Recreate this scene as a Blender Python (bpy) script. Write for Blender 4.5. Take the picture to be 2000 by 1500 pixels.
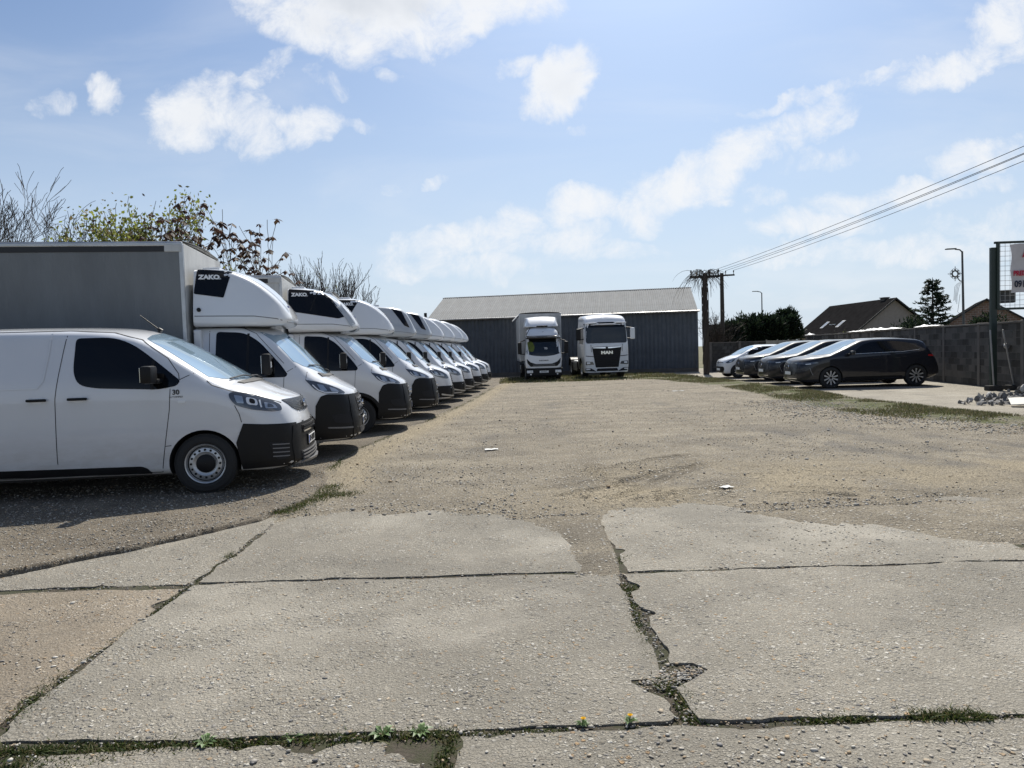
import bpy, bmesh, math, random
import numpy as np
from mathutils import Vector, Matrix
from mathutils.bvhtree import BVHTree
from mathutils.geometry import tessellate_polygon

R = math.radians
random.seed(7); rng = np.random.default_rng(7)
for o in list(bpy.data.objects): bpy.data.objects.remove(o)
scene = bpy.context.scene
COL = scene.collection

# ------------------------------------------------------------------ camera
CAM_H, PITCH, ROLL = 1.5, R(-2.6), R(1.75)
cam_d = bpy.data.cameras.new('camera'); cam = bpy.data.objects.new('camera', cam_d); COL.objects.link(cam)
cam_d.sensor_width = 36; cam_d.lens = 24.97; cam_d.clip_start = 0.05; cam_d.clip_end = 6000
fw = Vector((0, math.cos(PITCH), math.sin(PITCH))); r0 = Vector((1, 0, 0)); u0 = r0.cross(fw)
up = u0*math.cos(ROLL) + r0*math.sin(ROLL); rt = r0*math.cos(ROLL) - u0*math.sin(ROLL)
cam.matrix_world = Matrix(((rt.x, up.x, -fw.x, 0), (rt.y, up.y, -fw.y, 0), (rt.z, up.z, -fw.z, CAM_H), (0, 0, 0, 1)))
scene.camera = cam
cy = scene.cycles; cy.max_bounces = 5; cy.diffuse_bounces = 3; cy.glossy_bounces = 3; cy.transmission_bounces = 2; cy.transparent_max_bounces = 4
scene.render.resolution_x, scene.render.resolution_y = 1024, 768
vs = scene.view_settings
vs.view_transform = 'Standard'; vs.look = 'None'; vs.gamma = 1; vs.exposure = 0.35; vs.use_curve_mapping = False

# ------------------------------------------------------------------ sun and sky
SUN_AZ, SUN_EL = R(13), R(51)
sd = Vector((math.sin(SUN_AZ)*math.cos(SUN_EL), math.cos(SUN_AZ)*math.cos(SUN_EL), math.sin(SUN_EL)))
sun_d = bpy.data.lights.new('sun', 'SUN'); sun_d.energy = 5.0; sun_d.angle = R(0.53); sun_d.color = (1, .95, .86)
sun = bpy.data.objects.new('sun', sun_d); COL.objects.link(sun)
sun.rotation_euler = (-sd).to_track_quat('-Z', 'Y').to_euler(); sun.location = sd*60

class NT:
    """small helper to wire shader nodes"""
    def __init__(s, tree): s.t = tree; s.n = tree.nodes; s.l = tree.links
    def new(s, typ, **kw):
        n = s.n.new(typ)
        for k, v in kw.items(): setattr(n, k, v)
        return n
    def put(s, sock, v):
        if isinstance(v, bpy.types.NodeSocket): s.l.new(v, sock)
        elif v is not None:
            if isinstance(v, (tuple, list)) and len(v) == 3 and sock.type == 'RGBA': v = (*v, 1)
            sock.default_value = v
    def m(s, op, a, b=None, c=None, clamp=False):
        n = s.new('ShaderNodeMath', operation=op, use_clamp=clamp)
        for i, v in enumerate((a, b, c)):
            if v is not None: s.put(n.inputs[i], v)
        return n.outputs[0]
    def vm(s, op, a, b=None):
        n = s.new('ShaderNodeVectorMath', operation=op); s.put(n.inputs[0], a)
        if b is not None: s.put(n.inputs[1], b)
        return n.outputs[0]
    def scale(s, v, xyz): return s.vm('MULTIPLY', v, xyz)
    def ramp(s, v, lo, hi, a=0., b=1., smooth=True):
        n = s.new('ShaderNodeMapRange', interpolation_type='SMOOTHSTEP' if smooth else 'LINEAR', clamp=True)
        for i, x in enumerate((v, lo, hi, a, b)): s.put(n.inputs[i], x)
        return n.outputs[0]
    def mix(s, f, a, b, blend='MIX'):
        n = s.new('ShaderNodeMix', data_type='RGBA', blend_type=blend)
        s.put(n.inputs[0], f); s.put(n.inputs[6], a); s.put(n.inputs[7], b); return n.outputs[2]
    def noise(s, v, scale, detail=4., rough=.55, dist=0., col=False):
        n = s.new('ShaderNodeTexNoise'); s.put(n.inputs['Vector'], v)
        n.inputs['Scale'].default_value = scale; n.inputs['Detail'].default_value = detail
        n.inputs['Roughness'].default_value = rough; n.inputs['Distortion'].default_value = dist
        return n.outputs['Color' if col else 'Fac']
    def vor(s, v, scale, feat='F1', rand=1.):
        n = s.new('ShaderNodeTexVoronoi', feature=feat); s.put(n.inputs['Vector'], v)
        n.inputs['Scale'].default_value = scale; n.inputs['Randomness'].default_value = rand
        return n
    def cramp(s, v, stops, interp='LINEAR'):
        n = s.new('ShaderNodeValToRGB'); s.put(n.inputs[0], v); e = n.color_ramp.elements; n.color_ramp.interpolation = interp
        while len(e) > 1: e.remove(e[-1])
        e[0].position = stops[0][0]; e[0].color = (*stops[0][1], 1)
        for p, c in stops[1:]:
            k = e.new(p); k.color = (*c, 1)
        return n.outputs[0]
    def bump(s, h, strength=.5, dist=.01, normal=None):
        n = s.new('ShaderNodeBump'); s.put(n.inputs['Height'], h); n.inputs['Strength'].default_value = strength
        n.inputs['Distance'].default_value = dist
        if normal is not None: s.put(n.inputs['Normal'], normal)
        return n.outputs[0]

world = bpy.data.worlds.new('World'); scene.world = world; world.use_nodes = True
world.cycles.sampling_method = 'MANUAL'; world.cycles.sample_map_resolution = 512
W = NT(world.node_tree)
for n in list(W.n): W.n.remove(n)
sky = W.new('ShaderNodeTexSky', sky_type='NISHITA'); sky.sun_disc = False
sky.sun_elevation = SUN_EL; sky.sun_rotation = SUN_AZ; sky.altitude = 150; sky.air_density = 1.0; sky.dust_density = 2.6; sky.ozone_density = 1.3
tc = W.new('ShaderNodeTexCoord').outputs['Generated']
sep = W.new('ShaderNodeSeparateXYZ'); W.put(sep.inputs[0], tc)
dx, dy, dz = sep.outputs
fy = W.m('MAXIMUM', dy, .08)
cu, cv = W.m('DIVIDE', dx, fy), W.m('DIVIDE', dz, fy)
comb = W.new('ShaderNodeCombineXYZ'); W.put(comb.inputs[0], cu); W.put(comb.inputs[1], cv)
uv = comb.outputs[0]
wn = W.noise(uv, 9., 3., .6, col=True)                      # billow the cloud outlines
uvw = W.vm('ADD', uv, W.scale(W.vm('SUBTRACT', wn, (.5, .5, .5)), (.10, .07, 0)))
wn2 = W.noise(uv, 34., 3., .6, col=True)
uvw = W.vm('ADD', uvw, W.scale(W.vm('SUBTRACT', wn2, (.5, .5, .5)), (.03, .024, 0)))
s2 = W.new('ShaderNodeSeparateXYZ'); W.put(s2.inputs[0], uvw)
wu, wv = s2.outputs[0], s2.outputs[1]
# cumulus: centre u, v (tangents of azimuth and elevation), half sizes, tilt, strength
CLOUDS = [(-.19, .56, .20, .115, -10, 1.25), (-.02, .555, .155, .10, 5, 1.2), (-.34, .54, .06, .07, 30, .9), (-.25, .47, .10, .05, -25, .9), (-.06, .46, .09, .04, 15, .75), (.1, .56, .05, .05, 0, .6),
          (.083, .373, .058, .038, 40, 1.0), (.015, .387, .035, .016, 10, .55),
          (-.425, .345, .062, .045, 25, .85), (-.35, .325, .045, .04, -30, .75), (-.27, .33, .045, .026, 25, .7), (-.33, .395, .055, .016, 30, .45), (-.24, .385, .04, .013, -20, .4),
          (-.55, .378, .030, .026, 0, .62), (-.635, .365, .030, .02, 10, .5), (-.15, .385, .015, .012, -30, .35), (-.2, .325, .03, .012, -25, .35),
          (-.01, .165, .075, .032, 8, .6), (-.10, .150, .08, .026, 8, .6), (.10, .205, .06, .028, 12, .7), (.185, .195, .05, .035, 0, .65), (.25, .225, .085, .038, 12, .8), (.33, .265, .07, .035, 15, .75), (.42, .305, .085, .026, 20, .5),
          (.43, .255, .05, .018, 15, .4), (.08, .155, .06, .028, 0, .55), (-.05, .12, .12, .022, 0, .5), (.13, .135, .09, .018, 0, .4),
          (.62, .37, .075, .028, 18, .7), (.70, .435, .075, .038, 28, .8), (.73, .39, .05, .02, 8, .6), (.50, .36, .22, .010, 13, .42),
          (.36, .20, .035, .017, 0, .42), (.42, .165, .09, .022, 3, .55), (.56, .205, .13, .022, 6, .55), (.68, .26, .09, .024, 8, .55), (.5, .12, .2, .022, 2, .5), (.72, .16, .12, .03, 0, .5), (-.16, .235, .022, .012, 0, .32), (-.1, .24, .015, .012, 0, .3), (.1, .31, .02, .01, 0, .35)]
dens = None
for (a, b, ra, rb, tilt, st) in CLOUDS:
    ct, sn = math.cos(R(tilt)), math.sin(R(tilt))
    du, dv = W.m('SUBTRACT', wu, a), W.m('SUBTRACT', wv, b)
    p = W.m('MULTIPLY_ADD', dv, sn/ra, W.m('MULTIPLY', du, ct/ra))
    q = W.m('MULTIPLY_ADD', dv, ct/rb, W.m('MULTIPLY', du, -sn/rb))
    r2 = W.m('MULTIPLY_ADD', q, q, W.m('MULTIPLY', p, p))
    e = W.m('MULTIPLY', W.ramp(r2, 0., 1.9, 1., 0.), st)
    dens = e if dens is None else W.m('MAXIMUM', dens, e)
dens = W.m('MULTIPLY', dens, W.ramp(dy, .08, .2))
# loose clouds over the rest of the sky, thicker towards the horizon
pz = W.m('MAXIMUM', W.m('ADD', dz, .12), .12)
cb = W.new('ShaderNodeCombineXYZ'); W.put(cb.inputs[0], W.m('DIVIDE', dx, pz)); W.put(cb.inputs[1], W.m('DIVIDE', dy, pz))
plane = cb.outputs[0]
gen = W.noise(plane, 1.1, 8., .6, .3)
gen = W.m('MULTIPLY', W.ramp(gen, .52, .72), W.ramp(dy, .75, .2, 0., .85))
fray = W.noise(uv, 15., 9., .70, .35)
low = W.m('MULTIPLY', W.ramp(dz, .0, .16, 1., 0.), W.ramp(W.noise(W.scale(uv, (1., 3.2, 1.)), 5., 7., .6), .42, .68))
dens2 = W.m('ADD', dens, W.m('MULTIPLY', W.m('SUBTRACT', fray, .5), 2.0))
cl = W.ramp(dens2, .0, 1.0)
cl = W.m('MULTIPLY', cl, W.ramp(dens, .02, .22))
cl = W.m('MAXIMUM', cl, W.m('MULTIPLY', low, .55))
cl = W.m('MAXIMUM', cl, gen)
cirr = W.m('MULTIPLY', W.ramp(W.noise(W.scale(uv, (.7, 2.6, 1.)), 3.2, 6., .55, .6), .42, .8), .42)
cl = W.m('MAXIMUM', cl, W.m('MULTIPLY', cirr, W.ramp(dz, -.02, .3, 1., .55)))
core = W.m('MULTIPLY', W.ramp(dens, .75, 1.25), W.ramp(W.noise(uv, 6., 4., .5), .35, .65))                              # thick middles let less light through
ccol = W.mix(core, (10.0, 10.2, 10.5), (7.0, 7.4, 8.0))
base = W.mix(1., sky.outputs[0], (.76, .95, 1.16), 'MULTIPLY')
# pale air near the horizon
base = W.mix(W.ramp(dz, -.05, .46, .85, .0), base, (7.8, 9.0, 10.4))
tot = W.mix(W.m('MULTIPLY', cl, .93), base, ccol)
bg = W.new('ShaderNodeBackground'); W.put(bg.inputs[0], tot); bg.inputs[1].default_value = 0.072
wo = W.new('ShaderNodeOutputWorld'); W.l.new(bg.outputs[0], wo.inputs[0])

# ------------------------------------------------------------------ generic helpers
def link(o, parent=None):
    COL.objects.link(o)
    if parent is not None: o.parent = parent
    return o
def tag(o, label=None, cat=None, group=None, kind=None):
    for k, v in (('label', label), ('category', cat), ('group', group), ('kind', kind)):
        if v: o[k] = v
    return o
def thing(name, label, cat, loc=(0, 0, 0), rz=0., group=None):
    o = bpy.data.objects.new(name, None); COL.objects.link(o); o.location = loc; o.rotation_euler = (0, 0, rz)
    o.empty_display_size = .2
    return tag(o, label, cat, group)
def copy_tree(o, parent=None):
    c = o.copy(); COL.objects.link(c); c.parent = parent
    for ch in [k for k in o.children]: copy_tree(ch, c)
    return c
def mesh_obj(name, v, f, mats, parent=None, smooth=False, midx=None):
    me = bpy.data.meshes.new(name); me.from_pydata([tuple(map(float, p)) for p in v], [], [tuple(q) for q in f])
    for m_ in (mats if isinstance(mats, (list, tuple)) else [mats]): me.materials.append(m_)
    if midx is not None: me.polygons.foreach_set('material_index', midx)
    if smooth: me.polygons.foreach_set('use_smooth', [True]*len(me.polygons))
    me.update(); return link(bpy.data.objects.new(name, me), parent)
def np_obj(name, V, F, mat_, parent=None, smooth=False, cols=None, cname='tint'):
    """V (n,3), F (m,k) numpy arrays, fast path"""
    me = bpy.data.meshes.new(name); n, m_, k = len(V), len(F), F.shape[1]
    me.vertices.add(n); me.vertices.foreach_set('co', np.asarray(V, np.float32).ravel())
    me.loops.add(m_*k); me.loops.foreach_set('vertex_index', np.asarray(F, np.int32).ravel())
    me.polygons.add(m_); me.polygons.foreach_set('loop_start', np.arange(0, m_*k, k, dtype=np.int32))
    me.polygons.foreach_set('loop_total', np.full(m_, k, np.int32))
    if smooth: me.polygons.foreach_set('use_smooth', np.ones(m_, bool))
    me.update(calc_edges=True)
    if cols is not None:
        at_ = me.color_attributes.new(cname, 'FLOAT_COLOR', 'POINT')
        c4 = np.ones((n, 4), np.float32); c4[:, :3] = cols; at_.data.foreach_set('color', c4.ravel())
    me.materials.append(mat_)
    return link(bpy.data.objects.new(name, me), parent)

class MB:
    """collects simple shapes into one mesh"""
    def __init__(s): s.v = []; s.f = []
    def add(s, v, f):
        k = len(s.v); s.v += [tuple(p) for p in v]; s.f += [tuple(i + k for i in q) for q in f]; return s
    def box(s, c, d, rot=None, bev=0.):
        x, y, z = d[0]/2, d[1]/2, d[2]/2
        if bev:
            b = min(bev, x*.9, y*.9, z*.9); pts = []
            bm = bmesh.new(); bmesh.ops.create_cube(bm, size=1.)
            for q in bm.verts: q.co = Vector((q.co.x*2*x, q.co.y*2*y, q.co.z*2*z))
            bmesh.ops.bevel(bm, geom=bm.edges[:], offset=b, segments=2, affect='EDGES', profile=.6)
            bm.verts.index_update(); v = [q.co.copy() for q in bm.verts]; f = [[q.index for q in p.verts] for p in bm.faces]; bm.free()
        else:
            v = [Vector((a*x, b_*y, e*z)) for e in (-1, 1) for b_ in (-1, 1) for a in (-1, 1)]
            f = [(0, 2, 3, 1), (4, 5, 7, 6), (0, 1, 5, 4), (2, 6, 7, 3), (0, 4, 6, 2), (1, 3, 7, 5)]
        if rot is not None: v = [rot @ p for p in v]
        return s.add([p + Vector(c) for p in v], f)
    def cyl(s, p0, p1, r0_, r1_=None, n=10, caps=True):
        p0, p1 = Vector(p0), Vector(p1); r1_ = r0_ if r1_ is None else r1_
        ax = (p1 - p0); ax = ax.normalized() if ax.length > 1e-9 else Vector((0, 0, 1))
        a = ax.orthogonal().normalized(); b = ax.cross(a); v = []; f = []
        for p, rr in ((p0, r0_), (p1, r1_)):
            v += [p + (a*math.cos(2*math.pi*i/n) + b*math.sin(2*math.pi*i/n))*rr for i in range(n)]
        f += [(i, (i + 1) % n, n + (i + 1) % n, n + i) for i in range(n)]
        if caps: f += [tuple(range(n - 1, -1, -1)), tuple(range(n, 2*n))]
        return s.add(v, f)
    def tube(s, pts, rad, n=6, caps=True):
        pts = [Vector(p) for p in pts]; v = []; f = []; a = None
        for i, p in enumerate(pts):
            t = (pts[min(i + 1, len(pts) - 1)] - pts[max(i - 1, 0)]).normalized()
            if a is None: a = t.orthogonal().normalized()
            else:
                a = (a - t*a.dot(t)); a = a.normalized() if a.length > 1e-6 else t.orthogonal().normalized()
            b = t.cross(a); rr = rad[i] if isinstance(rad, (list, tuple)) else rad
            v += [p + (a*math.cos(2*math.pi*k/n) + b*math.sin(2*math.pi*k/n))*rr for k in range(n)]
        for i in range(len(pts) - 1):
            f += [(i*n + k, i*n + (k + 1) % n, (i + 1)*n + (k + 1) % n, (i + 1)*n + k) for k in range(n)]
        if caps: f += [tuple(range(n - 1, -1, -1)), tuple(range((len(pts) - 1)*n, len(pts)*n))]
        return s.add(v, f)
    def lathe(s, prof, axis='y', c=(0, 0, 0), n=32):
        """prof: list of (r, h) along the axis"""
        v = []; f = []
        for (rr, h) in prof:
            for k in range(n):
                a = 2*math.pi*k/n; p, q = rr*math.cos(a), rr*math.sin(a)
                v.append(Vector(c) + (Vector((p, h, q)) if axis == 'y' else Vector((p, q, h)) if axis == 'z' else Vector((h, p, q))))
        for i in range(len(prof) - 1):
            f += [(i*n + k, (i + 1)*n + k, (i + 1)*n + (k + 1) % n, i*n + (k + 1) % n) for k in range(n)]
        return s.add(v, f)
    def prism(s, poly, h0, h1, plane='xz'):
        """extrude a 2D polygon between h0 and h1 along the missing axis"""
        def P(a, b, h): return {'xz': (a, h, b), 'yz': (h, a, b), 'xy': (a, b, h)}[plane]
        n = len(poly); v = [P(a, b, h0) for a, b in poly] + [P(a, b, h1) for a, b in poly]
        f = [(i, (i + 1) % n, n + (i + 1) % n, n + i) for i in range(n)]
        for t in tessellate_polygon([[Vector((a, b, 0)) for a, b in poly]]):
            f += [tuple(t[::-1]), tuple(n + i for i in t)]
        return s.add(v, f)
    def obj(s, name, mat_, parent=None, smooth=False):
        o = mesh_obj(name, s.v, s.f, mat_, parent, smooth)
        bm = bmesh.new(); bm.from_mesh(o.data); bmesh.ops.recalc_face_normals(bm, faces=bm.faces[:]); bm.to_mesh(o.data); bm.free()
        return o

def autosmooth(o, ang=35):
    me = o.data
    me.polygons.foreach_set('use_smooth', [True]*len(me.polygons))
    bm = bmesh.new(); bm.from_mesh(me)
    for e in bm.edges:
        e.smooth = not (len(e.link_faces) == 2 and e.calc_face_angle(0) > R(ang))
    bm.to_mesh(me); bm.free(); return o

# vectorised value noise
_P = rng.permutation(4096).astype(np.int64); _G = rng.random(4096)
def vnoise(x, y):
    xi, yi = np.floor(x).astype(np.int64), np.floor(y).astype(np.int64); a, b = x - xi, y - yi
    a, b = a*a*(3 - 2*a), b*b*(3 - 2*b)
    h = lambda i, j: _G[_P[(_P[i & 4095] + j) & 4095]]
    return (h(xi, yi)*(1 - a) + h(xi + 1, yi)*a)*(1 - b) + (h(xi, yi + 1)*(1 - a) + h(xi + 1, yi + 1)*a)*b - .5
def fbm(x, y, sc, o=4, g=.5):
    x, y = np.asarray(x, float)*sc + 31.7, np.asarray(y, float)*sc + 77.3; t, am = 0., 1.
    for _ in range(o): t = t + vnoise(x, y)*am; x, y, am = x*2.03 + 5.1, y*2.03 + 9.7, am*g
    return t

# ------------------------------------------------------------------ materials
def new_mat(name):
    m_ = bpy.data.materials.new(name); m_.use_nodes = True; t = NT(m_.node_tree); b = t.n['Principled BSDF']; return m_, t, b
def simple(name, col, rough=.6, metal=0., spec=.5, coat=0., var=.0, vscale=3., bump=0., bscale=40., coat_rough=.04):
    m_, t, b = new_mat(name)
    b.inputs['Roughness'].default_value = rough; b.inputs['Metallic'].default_value = metal
    b.inputs['Specular IOR Level'].default_value = spec; b.inputs['Coat Weight'].default_value = coat; b.inputs['Coat Roughness'].default_value = coat_rough
    b.inputs['Base Color'].default_value = (*col, 1)
    if var or bump:
        pos = t.new('ShaderNodeTexCoord').outputs['Object']
        if var:
            n = t.noise(pos, vscale, 6., .6)
            f = t.ramp(n, .3, .7, 1 - var, 1 + var*.6, smooth=False)
            t.put(b.inputs['Base Color'], t.mix(1., col, f, 'MULTIPLY'))
            t.put(b.inputs['Roughness'], t.ramp(n, .3, .7, max(0, rough - .06), min(1, rough + .08)))
        if bump: t.put(b.inputs['Normal'], t.bump(t.noise(pos, bscale, 4.), bump, .004))
    return m_
# ------------------------------------------------------------------ ground materials
def aggregate_mat(name, cement, tone, pebble=1., scale=38., wear=True, dust=None):
    """weathered concrete with washed-out pebbles"""
    m_, t, b = new_mat(name)
    pos = t.new('ShaderNodeNewGeometry').outputs['Position']
    big = t.noise(pos, .9, 5., .6); mid = t.noise(pos, 6., 6., .65); fine = t.noise(pos, 160., 3., .7)
    wob = t.vm('ADD', pos, t.scale(t.vm('SUBTRACT', t.noise(pos, 30., 2., .5, col=True), (.5,)*3), (.02, .02, .02)))
    v1 = t.vor(wob, scale); v2 = t.vor(wob, scale*2.3)
    def layer(v, lo, hi, cut):
        sp = t.new('ShaderNodeSeparateColor'); t.put(sp.inputs[0], v.outputs['Color'])
        sel = t.ramp(sp.outputs[0], cut, cut + .02)
        body = t.ramp(v.outputs['Distance'], lo, hi, 1., 0.)
        col = t.cramp(sp.outputs[1], [(0, (.22, .20, .165)), (.2, (.36, .335, .28)), (.4, (.50, .475, .42)), (.55, (.27, .26, .25)), (.66, (.58, .56, .52)), (.78, (.40, .27, .15)), (.86, (.11, .11, .115)), (.94, (.68, .66, .61))], 'CONSTANT')
        return t.m('MULTIPLY', sel, body), col
    f1, c1 = layer(v1, .25, .50, .45); f2, c2 = layer(v2, .25, .52, .30)
    cem = t.mix(t.ramp(mid, .3, .72), tuple(c*.80 for c in cement), tuple(c*1.14 for c in cement))
    cem = t.mix(t.ramp(fine, .40, .62, 0., .75), cem, tuple(c*.45 for c in cement))
    patch = t.ramp(t.noise(pos, 2.2, 6., .7), .38, .62)          # how much of the skin has washed away
    k = t.m('MULTIPLY', t.m('ADD', t.m('MULTIPLY', patch, .75), .25), pebble)
    col = t.mix(t.m('MULTIPLY', f2, k), cem, t.mix(.15, c2, cement)); col = t.mix(t.m('MULTIPLY', f1, k), col, t.mix(.05, c1, cement))
    col = t.mix(1., col, t.mix(t.ramp(big, .3, .7), tuple(x*.74 for x in tone), tone), 'MULTIPLY')
    rnd = t.new('ShaderNodeObjectInfo').outputs['Random']; col = t.mix(1., col, t.ramp(rnd, 0., 1., .88, 1.08, smooth=False), 'MULTIPLY')
    stain = t.ramp(t.noise(t.vm('ADD', pos, (7, 2, 0)), .8, 7., .68, .5), .50, .68); col = t.mix(t.m('MULTIPLY', stain, .38), col, tuple(c*.42 for c in cement))
    pale = t.ramp(t.noise(t.vm('ADD', pos, (17, 5, 0)), .6, 6., .6), .52, .70); col = t.mix(t.m('MULTIPLY', pale, .30), col, tuple(min(.6, c*1.5) for c in cement))
    pits = t.m('MULTIPLY', t.ramp(v2.outputs['Distance'], .50, .72), t.ramp(mid, .35, .65, .35, .95))   # holes where grains fell out
    col = t.mix(t.m('MULTIPLY', pits, pebble*.30 if pebble < 1.2 else .8), col, tuple(c*.28 for c in cement))
    if wear:   # dark spalls, oil spots and dirt
        sp = t.ramp(t.noise(pos, 3.1, 8., .75, .4), .63, .70); col = t.mix(t.m('MULTIPLY', sp, .7), col, (.10, .085, .07))
        dk = t.ramp(t.noise(t.vm('ADD', pos, (40, 3, 0)), 48., 4., .65), .63, .72); col = t.mix(t.m('MULTIPLY', dk, .7), col, (.07, .06, .05))
    if dust: col = t.mix(t.ramp(t.noise(t.vm('ADD', pos, (3, 9, 0)), 1.3, 7., .65), .46, .66, 0., .45), col, dust)
    t.put(b.inputs['Base Color'], col); b.inputs['Roughness'].default_value = .88; b.inputs['Specular IOR Level'].default_value = .28
    h = t.m('ADD', t.m('MULTIPLY', t.m('MULTIPLY', f1, k), 1.0), t.m('MULTIPLY', t.m('MULTIPLY', f2, k), .5))
    h = t.m('SUBTRACT', h, t.m('MULTIPLY', pits, .35)); h = t.m('ADD', h, t.m('ADD', t.m('MULTIPLY', fine, .55), t.m('MULTIPLY', mid, .9)))
    t.put(b.inputs['Normal'], t.bump(h, 1.0, .0085))
    return m_
M = {}
M['slab'] = aggregate_mat('slab_concrete', (.345, .32, .272), (1., .985, .95))
M['slab_warm'] = aggregate_mat('slab_concrete_warm', (.32, .28, .225), (1., .95, .88))
M['asphalt'] = aggregate_mat('asphalt_chippings', (.175, .15, .115), (1., .96, .9), 1.25, 44., dust=(.24, .205, .155))
M['apron'] = aggregate_mat('apron_concrete', (.36, .335, .285), (1., .97, .92), .35, 40.)

def dirt_material():
    m_, t, b = new_mat('gravelly_dirt')
    pos = t.new('ShaderNodeNewGeometry').outputs['Position']
    at_ = t.new('ShaderNodeAttribute', attribute_name='tint'); sp = t.new('ShaderNodeSeparateColor'); t.put(sp.inputs[0], at_.outputs['Color'])
    sand, grey, moss = sp.outputs[0], sp.outputs[1], sp.outputs[2]
    mid = t.noise(pos, 1.6, 7., .66); fine = t.noise(pos, 45., 5., .7); vf = t.noise(pos, 170., 2., .6)
    v = t.vor(pos, 30.); v2 = t.vor(pos, 75.)
    sc = t.new('ShaderNodeSeparateColor'); t.put(sc.inputs[0], v.outputs['Color'])
    s2 = t.new('ShaderNodeSeparateColor'); t.put(s2.inputs[0], v2.outputs['Color'])
    stone = t.m('MULTIPLY', t.ramp(v.outputs['Distance'], .22, .5, 1., 0.), t.ramp(sc.outputs[0], .60, .64))
    grit = t.m('MULTIPLY', t.ramp(v2.outputs['Distance'], .25, .55, 1., 0.), t.ramp(s2.outputs[0], .35, .4))
    soil = t.mix(t.ramp(mid, .3, .7), (.225, .195, .148), (.37, .322, .245))
    strk = t.noise(t.scale(t.vm('ADD', pos, (3, 1, 0)), (.4, 1., 1.)), 1.1, 7., .68, .3); soil = t.mix(t.ramp(strk, .36, .56, .65, 0.), soil, (.17, .15, .12)); soil = t.mix(t.ramp(strk, .54, .72, 0., .7), soil, (.44, .39, .30))
    soil = t.mix(sand, soil, t.mix(t.ramp(fine, .3, .7), (.35, .295, .205), (.43, .365, .26)))
    soil = t.mix(t.ramp(fine, .32, .56, .8, 0.), soil, (.095, .078, .055))
    scol = t.cramp(sc.outputs[1], [(0, (.36, .32, .26)), (.3, (.50, .46, .39)), (.55, (.42, .40, .37)), (.8, (.58, .55, .49))], 'CONSTANT')
    gcol = t.cramp(s2.outputs[1], [(0, (.22, .19, .14)), (.3, (.42, .37, .29)), (.6, (.34, .31, .26)), (.85, (.54, .50, .43))], 'CONSTANT')
    nos = t.ramp(sand, 0., .8, 1., .12)
    col = t.mix(t.m('MULTIPLY', grit, t.m('MULTIPLY', nos, .8)), soil, gcol)
    col = t.mix(t.m('MULTIPLY', stone, nos), col, scol)
    col = t.mix(t.m('MULTIPLY', grey, t.ramp(fine, .2, .8, .95, .45)), col, (.155, .145, .13))
    dk = t.ramp(t.noise(t.scale(pos, (.55, 1., 1.)), 4.5, 7., .75, .8), .60, .74); col = t.mix(t.m('MULTIPLY', dk, .35), col, (.13, .105, .075))
    col = t.mix(t.m('MULTIPLY', moss, t.ramp(mid, .3, .6)), col, (.09, .10, .035))
    t.put(b.inputs['Base Color'], col); b.inputs['Roughness'].default_value = .95; b.inputs['Specular IOR Level'].default_value = .2
    h = t.m('ADD', t.m('MULTIPLY', stone, 1.3), t.m('ADD', t.m('MULTIPLY', grit, .6), t.m('ADD', t.m('MULTIPLY', fine, 1.6), t.m('MULTIPLY', vf, .4))))
    t.put(b.inputs['Normal'], t.bump(h, 1.0, .016))
    return m_
M['dirt'] = dirt_material()
def joint_material():
    m_, t, b = new_mat('joint_soil'); pos = t.new('ShaderNodeNewGeometry').outputs['Position']
    n = t.noise(pos, 5., 6., .7); f = t.noise(pos, 70., 4., .7)
    c = t.mix(t.ramp(n, .40, .58), (.072, .058, .042), (.042, .046, .018)); c = t.mix(t.ramp(f, .3, .65, .6, 0.), c, (.05, .04, .028))
    t.put(b.inputs['Base Color'], c); b.inputs['Roughness'].default_value = 1.; t.put(b.inputs['Normal'], t.bump(f, 1., .012)); return m_
M['joint'] = joint_material()
def terrain_material():
    m_, t, b = new_mat('rough_field'); pos = t.new('ShaderNodeNewGeometry').outputs['Position']
    n = t.noise(pos, .35, 7., .7); f = t.noise(pos, 9., 6., .7)
    c = t.mix(t.ramp(n, .4, .62), (.19, .15, .09), (.085, .105, .04)); c = t.mix(t.ramp(f, .3, .7, .5, 0.), c, (.06, .06, .03))
    t.put(b.inputs['Base Color'], c); b.inputs['Roughness'].default_value = 1.; t.put(b.inputs['Normal'], t.bump(f, .8, .05)); return m_
M['terrain'] = terrain_material()
def tint_mat(name, rough=.8, spec=.3, rand=0.):
    m_, t, b = new_mat(name); a = t.new('ShaderNodeAttribute', attribute_name='tint'); t.put(b.inputs['Base Color'], a.outputs['Color'])
    b.inputs['Roughness'].default_value = rough; b.inputs['Specular IOR Level'].default_value = spec; return m_
M['pebble'] = tint_mat('pebble', .75)
def leaf_mat(name, trans=.35):
    m_, t, b = new_mat(name); a = t.new('ShaderNodeAttribute', attribute_name='tint'); t.put(b.inputs['Base Color'], a.outputs['Color'])
    b.inputs['Roughness'].default_value = .6; b.inputs['Specular IOR Level'].default_value = .25
    tr = t.new('ShaderNodeBsdfTranslucent'); t.put(tr.inputs[0], a.outputs['Color'])
    mx = t.new('ShaderNodeMixShader'); mx.inputs[0].default_value = trans; t.l.new(b.outputs[0], mx.inputs[1]); t.l.new(tr.outputs[0], mx.inputs[2])
    t.l.new(mx.outputs[0], t.n['Material Output'].inputs[0]); return m_
M['leaf'] = leaf_mat('leaf')

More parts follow.
